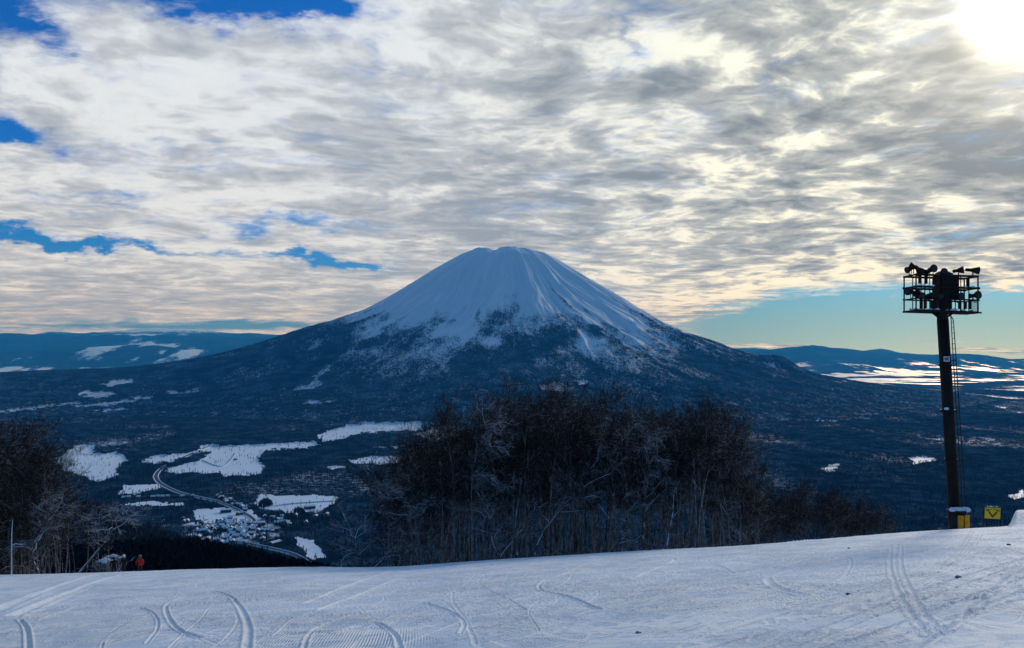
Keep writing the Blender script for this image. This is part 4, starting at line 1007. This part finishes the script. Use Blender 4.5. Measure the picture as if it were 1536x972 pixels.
# ------------------------------------------------------------------ skiers waiting beyond the brow
def person(px, dep, head_py, label, jacket, trousers, helmet, rz, pose):
    x = (px - 768) / F * dep; g = min(gz(x, dep), 1e9); g = float(slope_z(np.array([x]), np.array([dep]))[0]) if dep < 100 else g
    ztop = CZ + (HY - head_py) / F * dep; g = max(g, ztop - 1.82)
    o = empty('person', (x, dep, g), rz, label, 'person')
    sc_ = (ztop - g) / 1.80
    hp = .95; J = {'pel': (0, 0, hp), 'wst': (0, .02, 1.1), 'chs': (0, .0, 1.32), 'nck': (0, -.02, 1.5), 'hd': (0, -.05, 1.66),
         'shL': (.19, 0, 1.42), 'shR': (-.19, 0, 1.42), 'elL': (.30, -.04 - pose * .05, 1.16), 'elR': (-.30, -.04, 1.15), 'wrL': (.27, -.24, .98 + pose * .1), 'wrR': (-.26, -.22, .98),
         'hnL': (.26, -.31, .95 + pose * .1), 'hnR': (-.25, -.29, .95), 'hiL': (.10, 0, .92), 'hiR': (-.10, 0, .92), 'knL': (.13, -.09, .50), 'knR': (-.13, -.07, .50), 'anL': (.14, .0, .10), 'anR': (-.14, .02, .10), 'toL': (.15, -.2, .05), 'toR': (-.15, -.18, .05)}
    Rr = {'pel': .15, 'wst': .145, 'chs': .17, 'nck': .065, 'hd': .10, 'shL': .085, 'shR': .085, 'elL': .065, 'elR': .065, 'wrL': .045, 'wrR': .045, 'hnL': .05, 'hnR': .05, 'hiL': .11, 'hiR': .11, 'knL': .08, 'knR': .08, 'anL': .07, 'anR': .07, 'toL': .06, 'toR': .06}
    E = [('pel', 'wst'), ('wst', 'chs'), ('chs', 'nck'), ('nck', 'hd'), ('chs', 'shL'), ('chs', 'shR'), ('shL', 'elL'), ('elL', 'wrL'), ('wrL', 'hnL'), ('shR', 'elR'), ('elR', 'wrR'), ('wrR', 'hnR'), ('pel', 'hiL'), ('pel', 'hiR'), ('hiL', 'knL'), ('hiR', 'knR'), ('knL', 'anL'), ('knR', 'anR'), ('anL', 'toL'), ('anR', 'toR')]
    ks = list(J); me = bpy.data.meshes.new('body'); me.from_pydata([J[k] for k in ks], [(ks.index(a), ks.index(b)) for a, b in E], [])
    b = link('body', me, None); md = b.modifiers.new('skin', 'SKIN')
    for i, k in enumerate(ks): me.skin_vertices[0].data[i].radius = (Rr[k], Rr[k])
    me.skin_vertices[0].data[0].use_root = True
    b.modifiers.new('sub', 'SUBSURF').levels = 2
    dg = bpy.context.evaluated_depsgraph_get(); nm = bpy.data.meshes.new_from_object(b.evaluated_get(dg)); bpy.data.objects.remove(b)
    b = link('body', nm, None, o); nm.materials.clear()
    for m_ in (jacket, trousers, M_SKIN, M_BLACK): nm.materials.append(m_)
    for p in nm.polygons:
        c = p.center; p.use_smooth = True
        p.material_index = 2 if c.z > 1.53 else (0 if (c.z > .90 or abs(c.x) > .22 and c.z > .7) else (1 if c.z > .16 else 3))
        if c.y < -.24 and c.z > .85: p.material_index = 3
    m = MB(); m.lathe([(.02, .155), (.07, .14), (.115, .09), (.135, .02), (.135, -.04), (.12, -.07)], Vector((0, -.03, 1.68)), (0, .12, 1), 18); m.build('helmet', helmet, o, smooth=True)
    m = MB(); m.box(Vector((0, -.145, 1.675)), (.19, .05, .085), None, .02); m.build('goggles', M_BLACK, o)
    o.scale = (sc_,) * 3
M_SKIN = simple('skin', (.38, .22, .16), .6, 0, .1, 9)
M_JB = simple('black_jacket', (.012, .012, .014), .8, 0, .3, 9); M_JB2 = simple('charcoal_trousers', (.02, .02, .023), .8, 0, .3, 9); M_JR = simple('red_jacket', (.45, .03, .015), .7, 0, .2, 9)
M_HW = simple('white_helmet', (.75, .77, .8), .4, 0, .05, 9); M_HB = simple('dark_helmet', (.03, .03, .035), .4, 0, .05, 9); M_HG = simple('grey_helmet', (.16, .16, .18), .4, 0, .05, 9)
person(171, 63.0, 835.5, 'person in black ski clothes and dark helmet standing under the snow-bowed shrub', M_JB, M_JB2, M_HB, .5, 0)
person(186, 62.0, 832, 'person in black ski clothes with a white helmet, between the shrub and the red jacket', M_JB, M_JB2, M_HW, -.4, 1)
person(210, 62.5, 832.5, 'person in a bright red ski jacket and grey helmet, rightmost skier', M_JR, M_JB2, M_HG, .2, 0)

# ------------------------------------------------------------------ loose snow clods on the piste
M_CLOD = simple('dark_icy_clod', (.16, .19, .25), .7, 0, .3, 20)  # dark blue-grey colour of the small clods
for px, py, r, lb in ((1272, 892, .032, 'grey icy clod on the smooth groomed panel below the curved ski track'), (1437, 867, .042, 'grey clod lying on the diagonal tracks under the mast'), (957, 950, .026, 'small dark clod near the bottom edge of the piste'),
                      (1513, 818, .045, 'dark clod near the right end of the brow'), (1273, 823, .035, 'small dark clod just below the brow, right of the small birches')):
    p = unproj(px, py); z = float(slope_z(p[0:1], p[1:2])[0]); b = bmesh.new()
    bmesh.ops.create_icosphere(b, subdivisions=2, radius=r, matrix=Matrix.Diagonal((1.5, 1, .8, 1)))
    bmesh.ops.create_icosphere(b, subdivisions=2, radius=r * .5, matrix=Matrix.Translation((r * 1.6, .02, -.01)))
    for v in b.verts: v.co *= random.uniform(.8, 1.25)
    me = bpy.data.meshes.new('snow_clod'); b.to_mesh(me); b.free(); o = link('snow_clod', me, M_CLOD); o.location = (p[0], p[1], z + r * .4); tag(o, lb, 'snow clod', 'clods on the piste')
